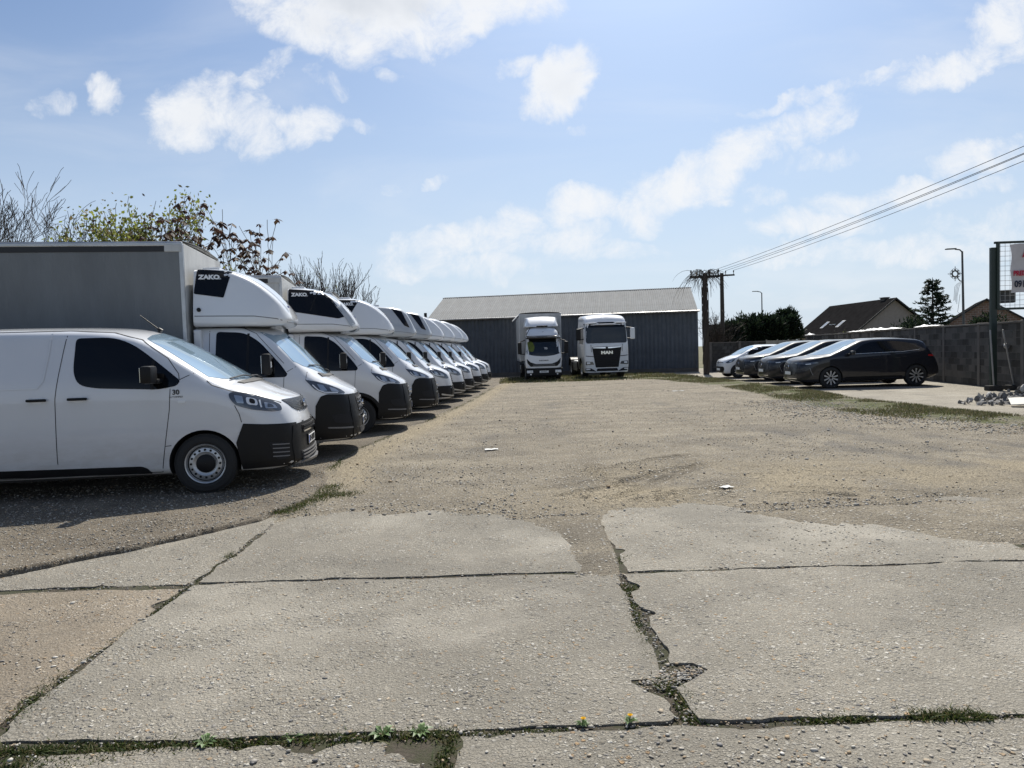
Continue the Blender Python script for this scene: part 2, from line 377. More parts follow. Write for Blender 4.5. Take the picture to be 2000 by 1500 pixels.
# ------------------------------------------------------------------ ground: one sheet to the horizon
g = [-3000, -600, -150, -60, -30, -15, -8, 0, 8, 15, 30, 60, 150, 600, 3000]
V = [(x, y + 20, -.09) for y in g for x in g]; n_ = len(g)
F = [(j*n_ + i, j*n_ + i + 1, (j + 1)*n_ + i + 1, (j + 1)*n_ + i) for j in range(n_ - 1) for i in range(n_ - 1)]
tag(mesh_obj('ground', V, F, M['terrain']), 'rough grassy ground reaching out behind the yard to the horizon', 'ground', kind='structure')
# soil bed under the slabs, seen in their joints
xs, ys = np.arange(-9, 9.01, .05), np.arange(-1.5, 7.6, .05)
X, Y = np.meshgrid(xs, ys); Z = -.0125 + fbm(X, Y, 3., 4)*.008
idx = np.arange(X.size).reshape(X.shape)
quads = lambda I: np.stack([I[:-1, :-1], I[:-1, 1:], I[1:, 1:], I[1:, :-1]], -1).reshape(-1, 4)
tag(np_obj('soil_bed', np.stack([X, Y, Z], -1).reshape(-1, 3), quads(idx), M['joint'], smooth=True), 'dark mossy soil showing in the joints between the concrete slabs', 'soil', kind='structure')

# ------------------------------------------------------------------ asphalt edge line along the van row
ASPH = [(-9.5, 2.0), (-5.6, 3.55), (-4.4, 4.45), (-3.68, 4.99), (-3.08, 5.57), (-2.62, 6.15), (-2.3, 6.7), (-2.12, 7.4), (-2.2, 8.2), (-2.5, 9.4), (-2.45, 11.0), (-2.28, 12.9), (-1.97, 15.3), (-1.34, 21.5), (-.78, 29.8), (-.3, 36.), (0., 40.5)]
def resample(pts, step):
    out = []
    for (a, b), (c, d) in zip(pts[:-1], pts[1:]):
        n = max(1, int(math.hypot(c - a, d - b)/step)); out += [(a + (c - a)*i/n, b + (d - b)*i/n) for i in range(n)]
    return out + [pts[-1]]
def rough_line(pts, step, amp, sc):
    r_ = np.array(resample(pts, step)); return r_ + np.stack([fbm(r_[:, 0] + 9, r_[:, 1], sc, 4), fbm(r_[:, 0], r_[:, 1] + 19, sc, 4)], -1)*amp
def asph_x(y): 
    p = np.array([q for q in ASPH if q[1] > 1.9]); return np.interp(y, p[:, 1], p[:, 0])
edge = rough_line(ASPH, .05, .07, 3.5)
cols_w = np.array([0, .015, .05, .12, .25, .45, .8, 1.3, 2., 3.2, 5., 8., 12., 18.])
zz = np.array([-.035, .026, .040, .046, .046, .046, .046, .046, .046, .046, .046, .046, .046, .046])
V = []
for (ex, ey) in edge:
    for w_, z_ in zip(cols_w, zz): V.append((ex - w_ - .0*ey, ey - w_*.30*max(0., min(1., (9.5 - ey)/5)), z_ + (fbm(ex - w_, ey, 2., 3)*.012 if w_ > .02 else 0)))
V = np.array(V); idx = np.arange(len(V)).reshape(len(edge), -1)
tag(np_obj('asphalt_pavement', V, quads(idx), M['asphalt'], smooth=True), 'old asphalt with worn chippings and a ragged edge under the row of vans', 'pavement', kind='structure')

# ------------------------------------------------------------------ dirt yard
xs = np.concatenate([np.arange(-3.2, -.2, .05), np.arange(-.2, 4.6, .02), np.arange(4.6, 8, .05), np.arange(8, 14.2, .12)])
ys = [4.5]
while ys[-1] < 43: ys.append(ys[-1] + (.04 if ys[-1] < 6.3 else .017 if ys[-1] < 9.6 else .05 if ys[-1] < 12 else ys[-1]*.006))
ys = np.array(ys); X, Y = np.meshgrid(xs, ys)
DB = np.array([(-3.5, 6.9), (-2.2, 6.72), (-1.5, 6.75), (-.76, 6.6), (-.05, 6.1), (.33, 5.6), (.45, 5.1), (.55, 4.75), (.66, 4.7), (.72, 5.3), (.74, 6.3), (.8, 6.55), (1.4, 6.62), (2.25, 6.3), (2.9, 5.85), (3.2, 5.25), (3.5, 4.9), (4.5, 4.75), (14, 4.7)])
yb = np.interp(X, DB[:, 0], DB[:, 1]) + fbm(X, Y, 2.2, 4)*.35
Z = np.clip((Y - yb)*.045, -.07, .030) + fbm(X, Y, 1.4, 5)*.020 + fbm(X, Y, 9., 3)*.007 - .002
Z += np.where((Y < 7.2) & (X > 3.6), -.035*np.exp(-((X - 4.3)**2/.5 + (Y - 6.55)**2/.05)), 0)   # a slab shows through
# wheel marks pressed into the soft soil
sand = np.clip(1.1 - np.abs(Y - (7.4 + .12*X))/1.5, 0, 1)*np.clip((X + .6)/1.2, 0, 1)*np.clip(.75 + fbm(X, Y, 1.1, 3)*2, 0, 1)
def seg_dist(pts):
    best = np.full(X.shape, 9.); lat = np.zeros(X.shape); along = np.zeros(X.shape); acc = 0.
    for (a, b), (c, d) in zip(pts[:-1], pts[1:]):
        L = math.hypot(c - a, d - b); ux, uy = (c - a)/L, (d - b)/L
        s_ = np.clip((X - a)*ux + (Y - b)*uy, 0, L); l_ = (X - a)*-uy + (Y - b)*ux; dd = np.hypot(X - a - s_*ux, Y - b - s_*uy)
        k = dd < best; best[k] = dd[k]; lat[k] = l_[k]; along[k] = (acc + s_)[k]; acc += L
    return best, lat, along, acc
TRACKS = [([(.35, 6.95), (.75, 7.35), (1.1, 7.6), (1.7, 8.25), (2.5, 8.9)], .11, .020, 0), ([(.85, 6.8), (1.4, 7.4), (2.0, 8.3), (2.3, 9.3)], .10, .018, 0), ([(1.15, 8.65), (1.7, 9.15), (2.6, 9.7)], .10, .017, 0),
          ([(1.1, 6.75), (1.7, 7.1), (2.4, 7.3)], .11, .010, 0), ([(1.3, 7.3), (1.0, 8.2), (.95, 9.2)], .10, .009, 1), ([(2.0, 6.7), (2.1, 7.1), (2.1, 7.6)], .10, .009, 1), ([(1.45, 6.7), (1.5, 7.05), (1.5, 7.35)], .12, .011, 1),
          ([(2.4, 6.9), (3.2, 6.72), (3.6, 6.3)], .12, .009, 0), ([(2.6, 7.2), (3.5, 6.95), (4.4, 6.5)], .11, .007, 0), ([(.2, 7.4), (.9, 7.9), (1.5, 8.6), (1.7, 9.6)], .10, .010, 0), ([(2.2, 7.9), (3.3, 8.0), (4.6, 7.7)], .12, .005, 0)]
tr_ = random.Random(3)
for k in range(16):
    x_, y_, a_ = tr_.uniform(.3, 2.3), tr_.uniform(6.9, 9.2), R(tr_.uniform(25, 70)); L_ = tr_.uniform(.35, .8); c_ = tr_.uniform(-.25, .25)
    TRACKS.append(([(x_ - math.cos(a_)*L_, y_ - math.sin(a_)*L_), (x_ + c_*.3, y_), (x_ + math.cos(a_ + c_)*L_, y_ + math.sin(a_ + c_)*L_)], tr_.uniform(.09, .14), tr_.uniform(.003, .0055), tr_.choice((0, 0, 1))))
for pts, hw, dep, tread in TRACKS:
    d_, l_, s_, L = seg_dist(pts); end = np.clip(np.minimum(s_, L - s_)/.25, 0, 1)
    pr = -np.clip(1 - (d_/hw)**4, 0, 1) + .75*np.exp(-((d_ - hw*1.35)/(hw*.3))**2)
    if tread: pr = pr*.25 + np.where(d_ < hw, np.sign(np.sin(s_*2*math.pi/.075 + np.abs(l_)*22))*.6, 0)
    else: pr = pr + np.where(d_ < hw, np.sin(l_*2*math.pi/.055)*.35, 0)
    Z += pr*dep*end*1.15
for (px_, py_, rx_, ry_, dp) in [(.55, 7.0, .16, .05, .03), (3.45, 6.35, .25, .04, .02), (1.2, 8.75, .15, .05, .02), (3.6, 5.08, .2, .06, .03), (3.2, 6.8, .2, .05, .025)]:
    Z -= dp*np.exp(-((X - px_)/rx_)**2 - ((Y - py_)/ry_)**2)
STREAK = [[(4.3, 13.2), (4.5, 11.5), (4.6, 10.), (5.0, 8.9), (5.5, 7.6), (5.8, 6.4)], [(5.3, 13.), (5.4, 11.5), (5.5, 10.4), (5.8, 9.3), (6.4, 7.9), (7, 6.8)], [(2.6, 12.5), (3.0, 11.0), (3.4, 9.9), (4.0, 9.1)], [(3.8, 20), (3.9, 17), (4.1, 14.5)], [(-.2, 14), (-.6, 11), (-.4, 9.5)], [(1.2, 22), (1., 18), (.6, 14), (.8, 11.5)], [(6.1, 12), (6.6, 10.), (7.4, 8.4)]]
grey = np.zeros(X.shape)
for i, pts in enumerate(STREAK):
    d_, l_, s_, L = seg_dist(pts); k_ = np.exp(-(d_/(.22 + .06*fbm(X, Y, 1.5, 2)))**2)*np.clip(np.minimum(s_, L - s_)/1.2, 0, 1)*np.clip(.7 + 2.4*fbm(X, Y, 2.4, 4), 0, 1)
    grey = np.maximum(grey, k_*(.95 if i in (0, 1, 6) else .6)); Z -= k_*.015
strip = np.exp(-((X - asph_x(Y) - .33)/.28)**2)*np.clip((Y - 7.4)/1., 0, 1)
sand = np.maximum(sand, strip*.9)
GR_IN = np.array([(4.6, 8.9), (11.0, 8.75), (11.8, 8.5), (12.65, 7.8), (14.2, 7.2), (18.05, 7.3), (21.1, 7.65), (26.9, 7.75), (32., 7.0), (34.4, 5.9)])       # y -> x where grass starts
GR_OUT = np.array([(4.6, 10.2), (12.5, 9.15), (14.3, 8.85), (17., 8.6), (19.4, 8.75), (22.6, 9.), (26.1, 9.05), (31, 8.95), (37.7, 8.2), (40, 8.)])
gi, go = np.interp(Y, GR_IN[:, 0], GR_IN[:, 1]), np.interp(Y, GR_OUT[:, 0], GR_OUT[:, 1])
wob = fbm(X, Y, 1.2, 4)*.8
moss = np.clip((X - gi - wob*.8 + .35)/.5, 0, 1)*np.clip((go + .12 - X)/.15, 0, 1)
back = np.clip((Y - 33.2 - fbm(X, Y, .8, 3)*2)/.8, 0, 1); moss = np.maximum(moss, back*np.clip((X - 1.)/1, 0, 1)*.9)
Z += np.clip((X - gi)/.6, 0, 1)*np.clip((go + .35 - X)/.3, 0, 1)*.03
Z = np.where(X > go + .25 + wob*.15, -.06, Z); Z = np.where(X < asph_x(Y) - .1, np.minimum(Z, .0), Z)
idx = np.arange(X.size).reshape(X.shape)
tag(np_obj('dirt_yard', np.stack([X, Y, Z], -1).reshape(-1, 3), quads(idx), M['dirt'], smooth=True, cols=np.stack([sand, grey, moss], -1).reshape(-1, 3)), 'dry gravelly dirt yard with wheel marks between the vans and the cars', 'dirt', kind='structure')
def dirt_z(x, y):
    i = np.clip(np.searchsorted(ys, y), 0, len(ys) - 1); j = np.clip(np.searchsorted(xs, x), 0, len(xs) - 1); return Z[i, j]

# concrete apron beside the wall
ay = np.concatenate([np.arange(4.5, 24, .25), np.arange(24, 48, .5)]); au = np.array([0, .03, .1, .5, 1, 2, 4, 7, 11])
V = []
for y in ay:
    x0 = np.interp(y, GR_OUT[:, 0], GR_OUT[:, 1]) + fbm(0, y, 1.5, 3)*.25 - .05
    for k in au: V.append((x0 + k, y, (-.03 if k == 0 else .006) + fbm(x0 + k, y, .7, 3)*.012))
V = np.array(V); idx = np.arange(len(V)).reshape(len(ay), -1)
tag(np_obj('concrete_apron', V, quads(idx), M['apron'], smooth=True), 'pale concrete apron on which the parked cars stand beside the wall', 'pavement', kind='structure')

# ------------------------------------------------------------------ concrete slabs, each a piece of the paving
paving = tag(bpy.data.objects.new('slab_paving', None), 'old concrete slab paving in the foreground', 'pavement', kind='structure'); COL.objects.link(paving)
def slab(x0, x1, y0, y1, warm=False, dz=0., bites=(), cutline=None):
    """outline with worn edges and broken-out corners, extruded down"""
    pts = resample([(x0, y0), (x1, y0), (x1, y1), (x0, y1), (x0, y0)], .035)[:-1]; P = np.array(pts)
    P += np.stack([fbm(P[:, 0] + 3*x0, P[:, 1] + y0, 2.5, 5, .6), fbm(P[:, 0] + 50, P[:, 1] - y0*3, 2.5, 5, .6)], -1)*np.array([.05, .045])
    for (bx, by, br) in bites:
        d = P - np.array([bx, by]); L = np.hypot(d[:, 0], d[:, 1]); ang = np.arctan2(d[:, 1], d[:, 0])
        rr = br*.85*(1 + fbm(P[:, 0]*9 + bx*7, P[:, 1]*9 + by*3, 1., 4)*1.5); k = L < rr
        cx, cy = (x0 + x1)/2, (y0 + y1)/2; inward = np.array([cx - bx, cy - by]); inward = inward/np.hypot(*inward)
        P[k] = P[k] + inward*(np.maximum(rr[k] - L[k], 0)**.8*br**.2*(.75 + 1.2*fbm(P[k][:, 0]*14, P[k][:, 1]*14, 1., 3)))[:, None]
    bm = bmesh.new(); vs_ = [bm.verts.new((a, b, 0)) for a, b in P]; f = bm.faces.new(vs_)
    if f.normal.z < 0: f.normal_flip()
    for ax, lo, hi in ((0, x0, x1), (1, y0, y1)):
        c = lo + .12
        while c < hi - .06:
            no = Vector((1, 0, 0)) if ax == 0 else Vector((0, 1, 0)); co = Vector((c, 0, 0)) if ax == 0 else Vector((0, c, 0))
            bmesh.ops.bisect_plane(bm, geom=bm.verts[:] + bm.edges[:] + bm.faces[:], plane_co=co, plane_no=no, dist=1e-4); c += .12
    if cutline:
        co, no = cutline
        bmesh.ops.bisect_plane(bm, geom=bm.verts[:] + bm.edges[:] + bm.faces[:], plane_co=Vector((*co, 0)), plane_no=Vector((*no, 0)), clear_outer=True)
    tilt = random.uniform(-.0006, .0006), random.uniform(-.0006, .0006)
    for v in bm.verts:
        e = .007 if v.is_boundary else 0.
        v.co.z = dz + float(fbm(v.co.x, v.co.y, 1.7, 4))*.007 - e*(.6 + float(fbm(v.co.x, v.co.y, 6., 2))) + tilt[0]*v.co.x + tilt[1]*(v.co.y - 4)
    be = [e for e in bm.edges if e.is_boundary]
    ex = bmesh.ops.extrude_edge_only(bm, edges=be)
    for v in [q for q in ex['geom'] if isinstance(q, bmesh.types.BMVert)]: v.co.z = -.075
    bmesh.ops.recalc_face_normals(bm, faces=bm.faces[:])
    me = bpy.data.meshes.new('slab'); bm.to_mesh(me); bm.free(); me.materials.append(M['slab_warm' if warm else 'slab'])
    o = link(bpy.data.objects.new('slab', me), paving); autosmooth(o, 40); return o
J = .017
slab(-5.05, -2.2 - J, 2.76 + J, 4.70 - J, True, -.004, [(-2.2, 3.15, 0.158), (-2.25, 4.35, 0.144), (-2.6, 4.75, 0.086), (-2.2, 2.8, 0.144)])
slab(-2.2 + J, .672 - J, 2.76 + J, 4.74 - J, False, .0, [(.66, 4.4, 0.094), (.66, 3.05, 0.187), (-2.2, 2.8, 0.094), (.6, 2.75, 0.086)])
slab(.688 + J, 3.6, 2.76 + J, 4.70 - J, False, .004, [(.70, 4.4, 0.101), (.72, 3.2, 0.173), (.70, 3.95, 0.072)])
slab(-5.05, -2.2 - J, 4.74 + J*.6, 6.9, False, .0, [(-2.75, 4.75, 0.094)])
slab(-2.2 + J, .62 - J, 4.76 + J*.5, 6.95, False, .002, [(.62, 4.95, 0.058), (-2.2, 5.4, 0.065), (-2.2, 6.6, 0.072)])
slab(.72 + J, 3.6, 4.72 + J*.5, 6.9, False, .0, [(.72, 5.2, 0.086)])
slab(3.66, 6.5, 2.78, 4.65, False); slab(3.66, 6.5, 4.72, 6.9, False, -.004)
slab(-5.05, -2.0 - J, .85, 2.74 - J, True, -.003, [(-2., 2.7, 0.144)])
slab(-1.9, -.35 - J*1.5, .85, 2.72 - J*1.2, False, -.004, [(-1.95, 2.7, 0.115), (-.8, 2.74, 0.115), (-1.1, 2.74, 0.072)])
slab(-.29 + J, 2.6, .85, 2.75 - J*.5, False, -.004, [(-.3, 2.7, 0.050)])
slab(2.66, 5.5, .85, 2.74 - J*.5, False); slab(-8, -5.1, 2.76 + J, 4.7 - J, True); slab(-8, -5.1, .85, 2.74, True); slab(-3., 0, -1.2, .8); slab(.05, 3., -1.2, .8)

# ------------------------------------------------------------------ loose stones and washed-out pebbles
OCT = np.array([(1, 0, 0), (-1, 0, 0), (0, 1, 0), (0, -1, 0), (0, 0, 1), (0, 0, -1)], float)
_s = 1/math.sqrt(3)
ICO_V, ICO_F = None, None
bm = bmesh.new(); bmesh.ops.create_icosphere(bm, subdivisions=1, radius=1.); bm.verts.index_update()
ICO_V = np.array([v.co[:] for v in bm.verts]); ICO_F = np.array([[v.index for v in f.verts] for f in bm.faces]); bm.free()
PAL = np.array([(.40, .36, .30), (.46, .43, .37), (.33, .29, .23), (.52, .49, .43), (.28, .26, .23), (.40, .30, .19), (.44, .36, .26), (.20, .19, .18), (.56, .53, .47)])
def scatter_stones(name, P, size, flat, parent, label=None, smooth=True, sink=.25, pal=PAL, dark=1.):
    n = len(P); a = rng.random(n)*6.283; sx = size*rng.uniform(.7, 1.35, n); sy = size*rng.uniform(.5, 1., n); sz = size*flat*rng.uniform(.6, 1.2, n)
    Vv = ICO_V[None]*(1 + rng.normal(0, .13, (n, 12, 1))); Vv = Vv*np.stack([sx, sy, sz], -1)[:, None]
    ca, sa = np.cos(a)[:, None], np.sin(a)[:, None]; x, y = Vv[..., 0]*ca - Vv[..., 1]*sa, Vv[..., 0]*sa + Vv[..., 1]*ca
    Vv = np.stack([x, y, Vv[..., 2]], -1) + P[:, None]; Vv[..., 2] += (sz*(1 - 2*sink))[:, None]
    Fa = (ICO_F[None] + (np.arange(n)*12)[:, None, None]).reshape(-1, 3)
    c = pal[rng.integers(0, len(pal), n)]*rng.uniform(.75, 1.1, (n, 1))*dark
    o = np_obj(name, Vv.reshape(-1, 3), Fa, M['pebble'], parent, smooth, np.repeat(c, 12, 0)); tag(o, label, kind='stuff'); return o
def noise_pick(x, y, sc, lo, hi): return rng.random(len(x)) < np.clip((fbm(x, y, sc, 3) + .5 - lo)/(hi - lo), 0, 1)
# pebbles set in the slab faces (near rows only; farther ones are in the material)
n = 8000; yy = 2.0 + 4.6*rng.random(n)**1.6; xx = rng.uniform(-1, 1, n)*(yy*.80 + .2)
k = noise_pick(xx, yy, 1.3, .3, .75) & (yy < np.interp(xx, DB[:, 0], DB[:, 1]) - .15) & (xx > np.interp(yy, [2, 3.55, 4.45, 4.99, 5.57, 6.7], [-9.5, -5.6, -4.3, -3.6, -3.0, -2.2]))
for jx in (.68, -2.2): k &= (np.abs(xx - jx) > .1) | (yy < 2.76)
for jy in (2.76, 4.73): k &= np.abs(yy - jy) > .07
xx, yy = xx[k], yy[k]; zz_ = fbm(xx, yy, 1.7, 4)*.007
sz = rng.choice([.005, .007, .009, .012, .016], len(xx), p=[.36, .34, .2, .08, .02])
o = scatter_stones('embedded_pebbles', np.stack([xx, yy, zz_], -1), sz, .4, paving, sink=.44)
# grit in the joints
n = 3800; seg = rng.integers(0, 5, n); tt = rng.random(n); SG = np.array([(.68, 2.8, .66, 4.7), (-2.2, 2.8, -2.2, 6.6), (-3, 2.75, 3, 2.76), (-4, 4.72, 3.4, 4.72), (.55, 3.1, .85, 3.25)])[seg]
xx = SG[:, 0] + (SG[:, 2] - SG[:, 0])*tt + rng.normal(0, .035, n); yy = SG[:, 1] + (SG[:, 3] - SG[:, 1])*tt + rng.normal(0, .03, n)
scatter_stones('joint_grit', np.stack([xx, yy, np.full(n, -.008)], -1), rng.choice([.003, .005, .008, .012], n, p=[.4, .35, .2, .05]), .6, paving, sink=.2, dark=.75)
# chippings standing out of the asphalt
n = 15000; yy = 4.6 + 5.5*rng.random(n)**1.3; xx = asph_x(yy) - .03 - 5.*rng.random(n)**1.2
k = (yy > np.interp(xx, [-9.5, -5.6, -4.4, -3.68, -3.08, -2.62, -2.3], [2., 3.55, 4.45, 4.99, 5.57, 6.15, 6.7]) + .03); xx, yy = xx[k], yy[k]
scatter_stones('chippings', np.stack([xx, yy, np.full(len(xx), .044)], -1), rng.choice([.005, .007, .010, .014], len(xx), p=[.35, .35, .24, .06]), .55, None, 'worn stone chippings standing out of the old asphalt', sink=.25, dark=.85)['category'] = 'chippings'
# stones on the dirt
n = 42000; yy = 6.3 + 26*rng.random(n)**1.9; xx = rng.uniform(-1, 1, n)*yy*.62 + .5
k = (xx > asph_x(yy) + .05) & (xx < np.interp(yy, GR_IN[:, 0], GR_IN[:, 1]) + .5) & (yy > np.interp(xx, DB[:, 0], DB[:, 1]) - .1)
k &= (rng.random(n) < np.where(np.abs(yy - 7.4 - .12*xx) < 1.1, np.where(xx > 0, .16, .8), 1.)) & noise_pick(xx, yy, .9, .15, .75)
xx, yy = xx[k], yy[k]; sz = rng.choice([.005, .008, .011, .016, .024], len(xx), p=[.36, .37, .2, .06, .01])
scatter_stones('gravel', np.stack([xx, yy, dirt_z(xx, yy)], -1), sz, .6, None, 'loose small gravel stones strewn over the dirt yard', sink=.2)['category'] = 'gravel'
n = 2600; yy = 10.5 + 8*rng.random(n); xx = np.interp(yy, GR_IN[:, 0], GR_IN[:, 1]) + rng.normal(-.5, .7, n)
scatter_stones('coarse_gravel', np.stack([xx, yy, dirt_z(xx, yy)], -1), rng.uniform(.008, .022, n), .6, None, 'coarser pale stones lying along the grass verge', sink=.2, dark=1.05)['category'] = 'gravel'

# ------------------------------------------------------------------ grass and weeds
def blades(name, P, h, w, label, cols, parent=None, lean=.5, cat='grass'):
    n = len(P); a = rng.random(n)*6.283; h = h*rng.uniform(.5, 1.25, n); ln = rng.normal(0, lean, (n, 2))*h[:, None]
    dx_, dy_ = np.cos(a)*w/2, np.sin(a)*w/2
    b0 = P + np.stack([dx_, dy_, 0*dx_], -1); b1 = P - np.stack([dx_, dy_, 0*dx_], -1)
    m0 = P + np.stack([ln[:, 0]*.4 + dx_*.7, ln[:, 1]*.4 + dy_*.7, h*.6], -1); m1 = P + np.stack([ln[:, 0]*.4 - dx_*.7, ln[:, 1]*.4 - dy_*.7, h*.6], -1)
    tp = P + np.stack([ln[:, 0], ln[:, 1], h*.95], -1)
    Vv = np.stack([b0, b1, m1, m0, tp], 1).reshape(-1, 3); i = np.arange(n)[:, None]*5
    Fa = np.concatenate([i + np.array([[0, 1, 2]]), i + np.array([[0, 2, 3]]), i + np.array([[3, 2, 4]])])
    c = cols[rng.integers(0, len(cols), n)]*rng.uniform(.7, 1.2, (n, 1))
    o = np_obj(name, Vv, Fa, M['leaf'], parent, False, np.repeat(c, 5, 0)); tag(o, label, cat, kind='stuff'); return o
GREEN = np.array([(.075, .09, .03), (.10, .115, .04), (.06, .075, .025), (.17, .15, .075), (.22, .185, .11), (.14, .12, .07)])
n = 52000; yy = 10.8 + 25*rng.random(n)**1.4; gi_, go_ = np.interp(yy, GR_IN[:, 0], GR_IN[:, 1]), np.interp(yy, GR_OUT[:, 0], GR_OUT[:, 1])
xx = gi_ - .35 + (go_ + .2 - gi_ + .35)*rng.random(n)**.75
k = noise_pick(xx, yy, .8, .28, .62); xx, yy = xx[k], yy[k]
blades('verge_grass', np.stack([xx, yy, dirt_z(xx, yy) - .005], -1), .06, .012, 'short grass verge between the dirt yard and the concrete apron', GREEN)
n = 16000; xx = rng.uniform(-.6, 9, n); yy = 33 + 7*rng.random(n); k = noise_pick(xx, yy, .7, .3, .7); xx, yy = xx[k], yy[k]
blades('shed_grass', np.stack([xx, yy, dirt_z(xx, yy) - .005], -1), .11, .03, 'patchy grass in front of the grey shed', GREEN)
# moss and grass in the slab joints: path, half width, blades per metre, height
JT = [([(-2.6, 2.72), (-1.4, 2.73), (-.9, 2.74), (-.3, 2.75)], .035, 1100, .035), ([(-.28, 2.75), (-.31, 2.4), (-.33, 2.1)], .03, 900, .035), ([(-.3, 2.75), (.2, 2.76)], .02, 350, .025), ([(.68, 2.8), (.72, 3.0), (.6, 3.15)], .045, 1500, .035),
      ([(.62, 3.35), (.62, 3.6), (.66, 4.0)], .025, 700, .03), ([(.66, 4.05), (.68, 4.5)], .03, 600, .03), ([(.6, 4.95), (.75, 5.0), (.8, 5.1)], .05, 700, .03), ([(.68, 4.3), (.74, 4.45)], .05, 900, .03), ([(.9, 4.7), (1.2, 4.7)], .012, 500, .02),
      ([(1.1, 2.77), (1.4, 2.77)], .02, 900, .035), ([(1.0, 2.77), (2.4, 2.75)], .018, 220, .03), ([(1.55, 2.77), (1.85, 2.76)], .03, 1900, .045), ([(-2.15, 2.95), (-2.2, 3.2), (-2.22, 3.4)], .06, 1000, .035), ([(-2.22, 3.4), (-2.2, 4.7)], .02, 350, .025), ([(-2.2, 4.7), (-2.24, 5.5)], .02, 250, .025),
      ([(-2.4, 2.55), (-1.9, 2.6), (-1.5, 2.7)], .07, 1300, .03), ([(-2.2, 5.35), (-2.25, 5.5)], .04, 1500, .03), ([(-2.3, 6.6), (-2.2, 7.1), (-2.05, 7.6), (-2.1, 8.1)], .14, 1100, .035), ([(-2.3, 6.4), (-2.45, 6.3)], .05, 800, .03), ([(-2.0, 7.5), (-1.75, 7.6)], .15, 1400, .035), ([(-2.4, 9.2), (-2.5, 10.2), (-2.45, 11.5), (-2.25, 13)], .06, 200, .035), ([(-1.9, 15.5), (-1.3, 21.5), (-.8, 29)], .08, 80, .04), ([(-2.6, 4.76), (-3., 4.74)], .02, 300, .02)]
PP = []
for pts, hw, den, hh in JT:
    for (a, b), (c, d) in zip(pts[:-1], pts[1:]):
        L = math.hypot(c - a, d - b); n = int(L*den*1.25); t_ = rng.random(n); x_, y_ = a + (c - a)*t_ + rng.normal(0, hw*.6, n), b + (d - b)*t_ + rng.normal(0, hw*.6, n)
        PP.append(np.stack([x_, y_, np.where(y_ > 6.7, .02, -.02) + 0*x_, np.full(n, hh)], -1))
PP = np.concatenate(PP)
DKG = np.array([(.05, .075, .018), (.07, .095, .022), (.035, .055, .014), (.11, .115, .04), (.13, .11, .05)])
blades('joint_grass', PP[:, :3], PP[:, 3]*.75, .008, 'moss and short grass growing in the joints of the slabs', DKG, lean=.7)
def weed(x, y, r_, flower, label, z=-.01):
    th = thing('dandelion' if flower else 'weed_rosette', label, 'flower' if flower else 'weed', (x, y, z)); mb = MB(); nl = 13
    for k_ in range(nl):
        a = k_*2.399 + random.uniform(-.2, .2); L = r_*random.uniform(.4, 1.1); w_ = L*random.uniform(.12, .24); ca, sa = math.cos(a), math.sin(a)
        pt = lambda s_, l_, h: (ca*s_ - sa*l_, sa*s_ + ca*l_, h)
        mb.add([pt(.1*L, -w_*.3, 0), pt(.1*L, w_*.3, 0), pt(.55*L, w_, .35*L), pt(.6*L, 0, .28*L), pt(.55*L, -w_, .35*L), pt(L, 0, .25*L)], [(0, 3, 4), (0, 1, 3), (1, 2, 3), (4, 3, 5), (3, 2, 5)])
    o = mb.obj('leaves', M['weed'], th)
    if flower:
        MB().cyl((0, 0, 0), (.004, 0, .022), .0025, n=6).obj('stem', M['weed'], th); fb = MB()
        for k_ in range(26):
            a = k_*2.4; rr = .003 + .011*math.sqrt(k_/26); el = 1.2 - rr*45; dv = Vector((math.cos(a)*math.cos(el), math.sin(a)*math.cos(el), math.sin(el)))
            p = Vector((.004, 0, .022)); sidev = dv.cross(Vector((0, 0, 1))).normalized()*.0028; fb.add([p, p + dv*.012 - sidev, p + dv*.0135 + sidev], [(0, 1, 2)])
        fb.obj('flower_head', M['dandelion'], th)
    return th
M['weed'] = simple('weed_leaf', (.075, .13, .03), .55, var=.35, vscale=20)
M['dandelion'] = simple('dandelion_yellow', (.85, .55, .02), .6)
weed(.24, 2.775, .036, True, 'yellow dandelion flower in the front joint, left one of the pair', 0.); weed(.43, 2.79, .045, True, 'yellow dandelion flower in the front joint, right one of the pair', 0.)
for x, y, r_, l_ in [(-.92, 2.755, .05, 'small green weed rosette in the front joint below the dark spall pit'), (-.56, 2.765, .055, 'broad weed rosette left of the slab joint corner'), (-.41, 2.77, .055, 'weed rosette nearest the slab joint corner at bottom centre'), (-.33, 2.45, .06, 'weed rosette in the short joint at the bottom edge'), (-1.25, 2.74, .06, 'weed rosette in the front joint toward the left')]:
    weed(x, y, r_, False, l_)
# litter
M['paper'] = simple('white_paper', (.55, .55, .53), .7)
def litter(x, y, w_, d_, rz, label, z):
    mb = MB(); n = 5; Vv = [((i/4 - .5)*w_, (j/4 - .5)*d_, .006 + .01*random.random()) for j in range(n) for i in range(n)]
    Fq = [(j*n + i, j*n + i + 1, (j + 1)*n + i + 1, (j + 1)*n + i) for j in range(4) for i in range(4)]
    k_ = len(Vv); Vv += [(a, b, c - .003) for a, b, c in Vv]; Fq += [tuple(k_ + i for i in q[::-1]) for q in Fq]
    o = mb.add(Vv, Fq).obj('paper_scrap', M['paper']); o.location = (x, y, z); o.rotation_euler = (0, 0, rz); tag(o, label, 'litter')
litter(2.18, 7.28, .13, .09, .4, 'white paper scrap lying on the wheel-marked sandy soil', .03)
litter(-.34, 10.69, .2, .12, .1, 'grey-white flat scrap lying on gravel left of centre', .03)
litter(.96, 3.3, .035, .03, .5, 'tiny white chip beside the broken slab corner', -.01)
litter(5.5, 23.5, .4, .16, .1, 'pale flat scrap on the dirt in front of the white hatchback', .03)
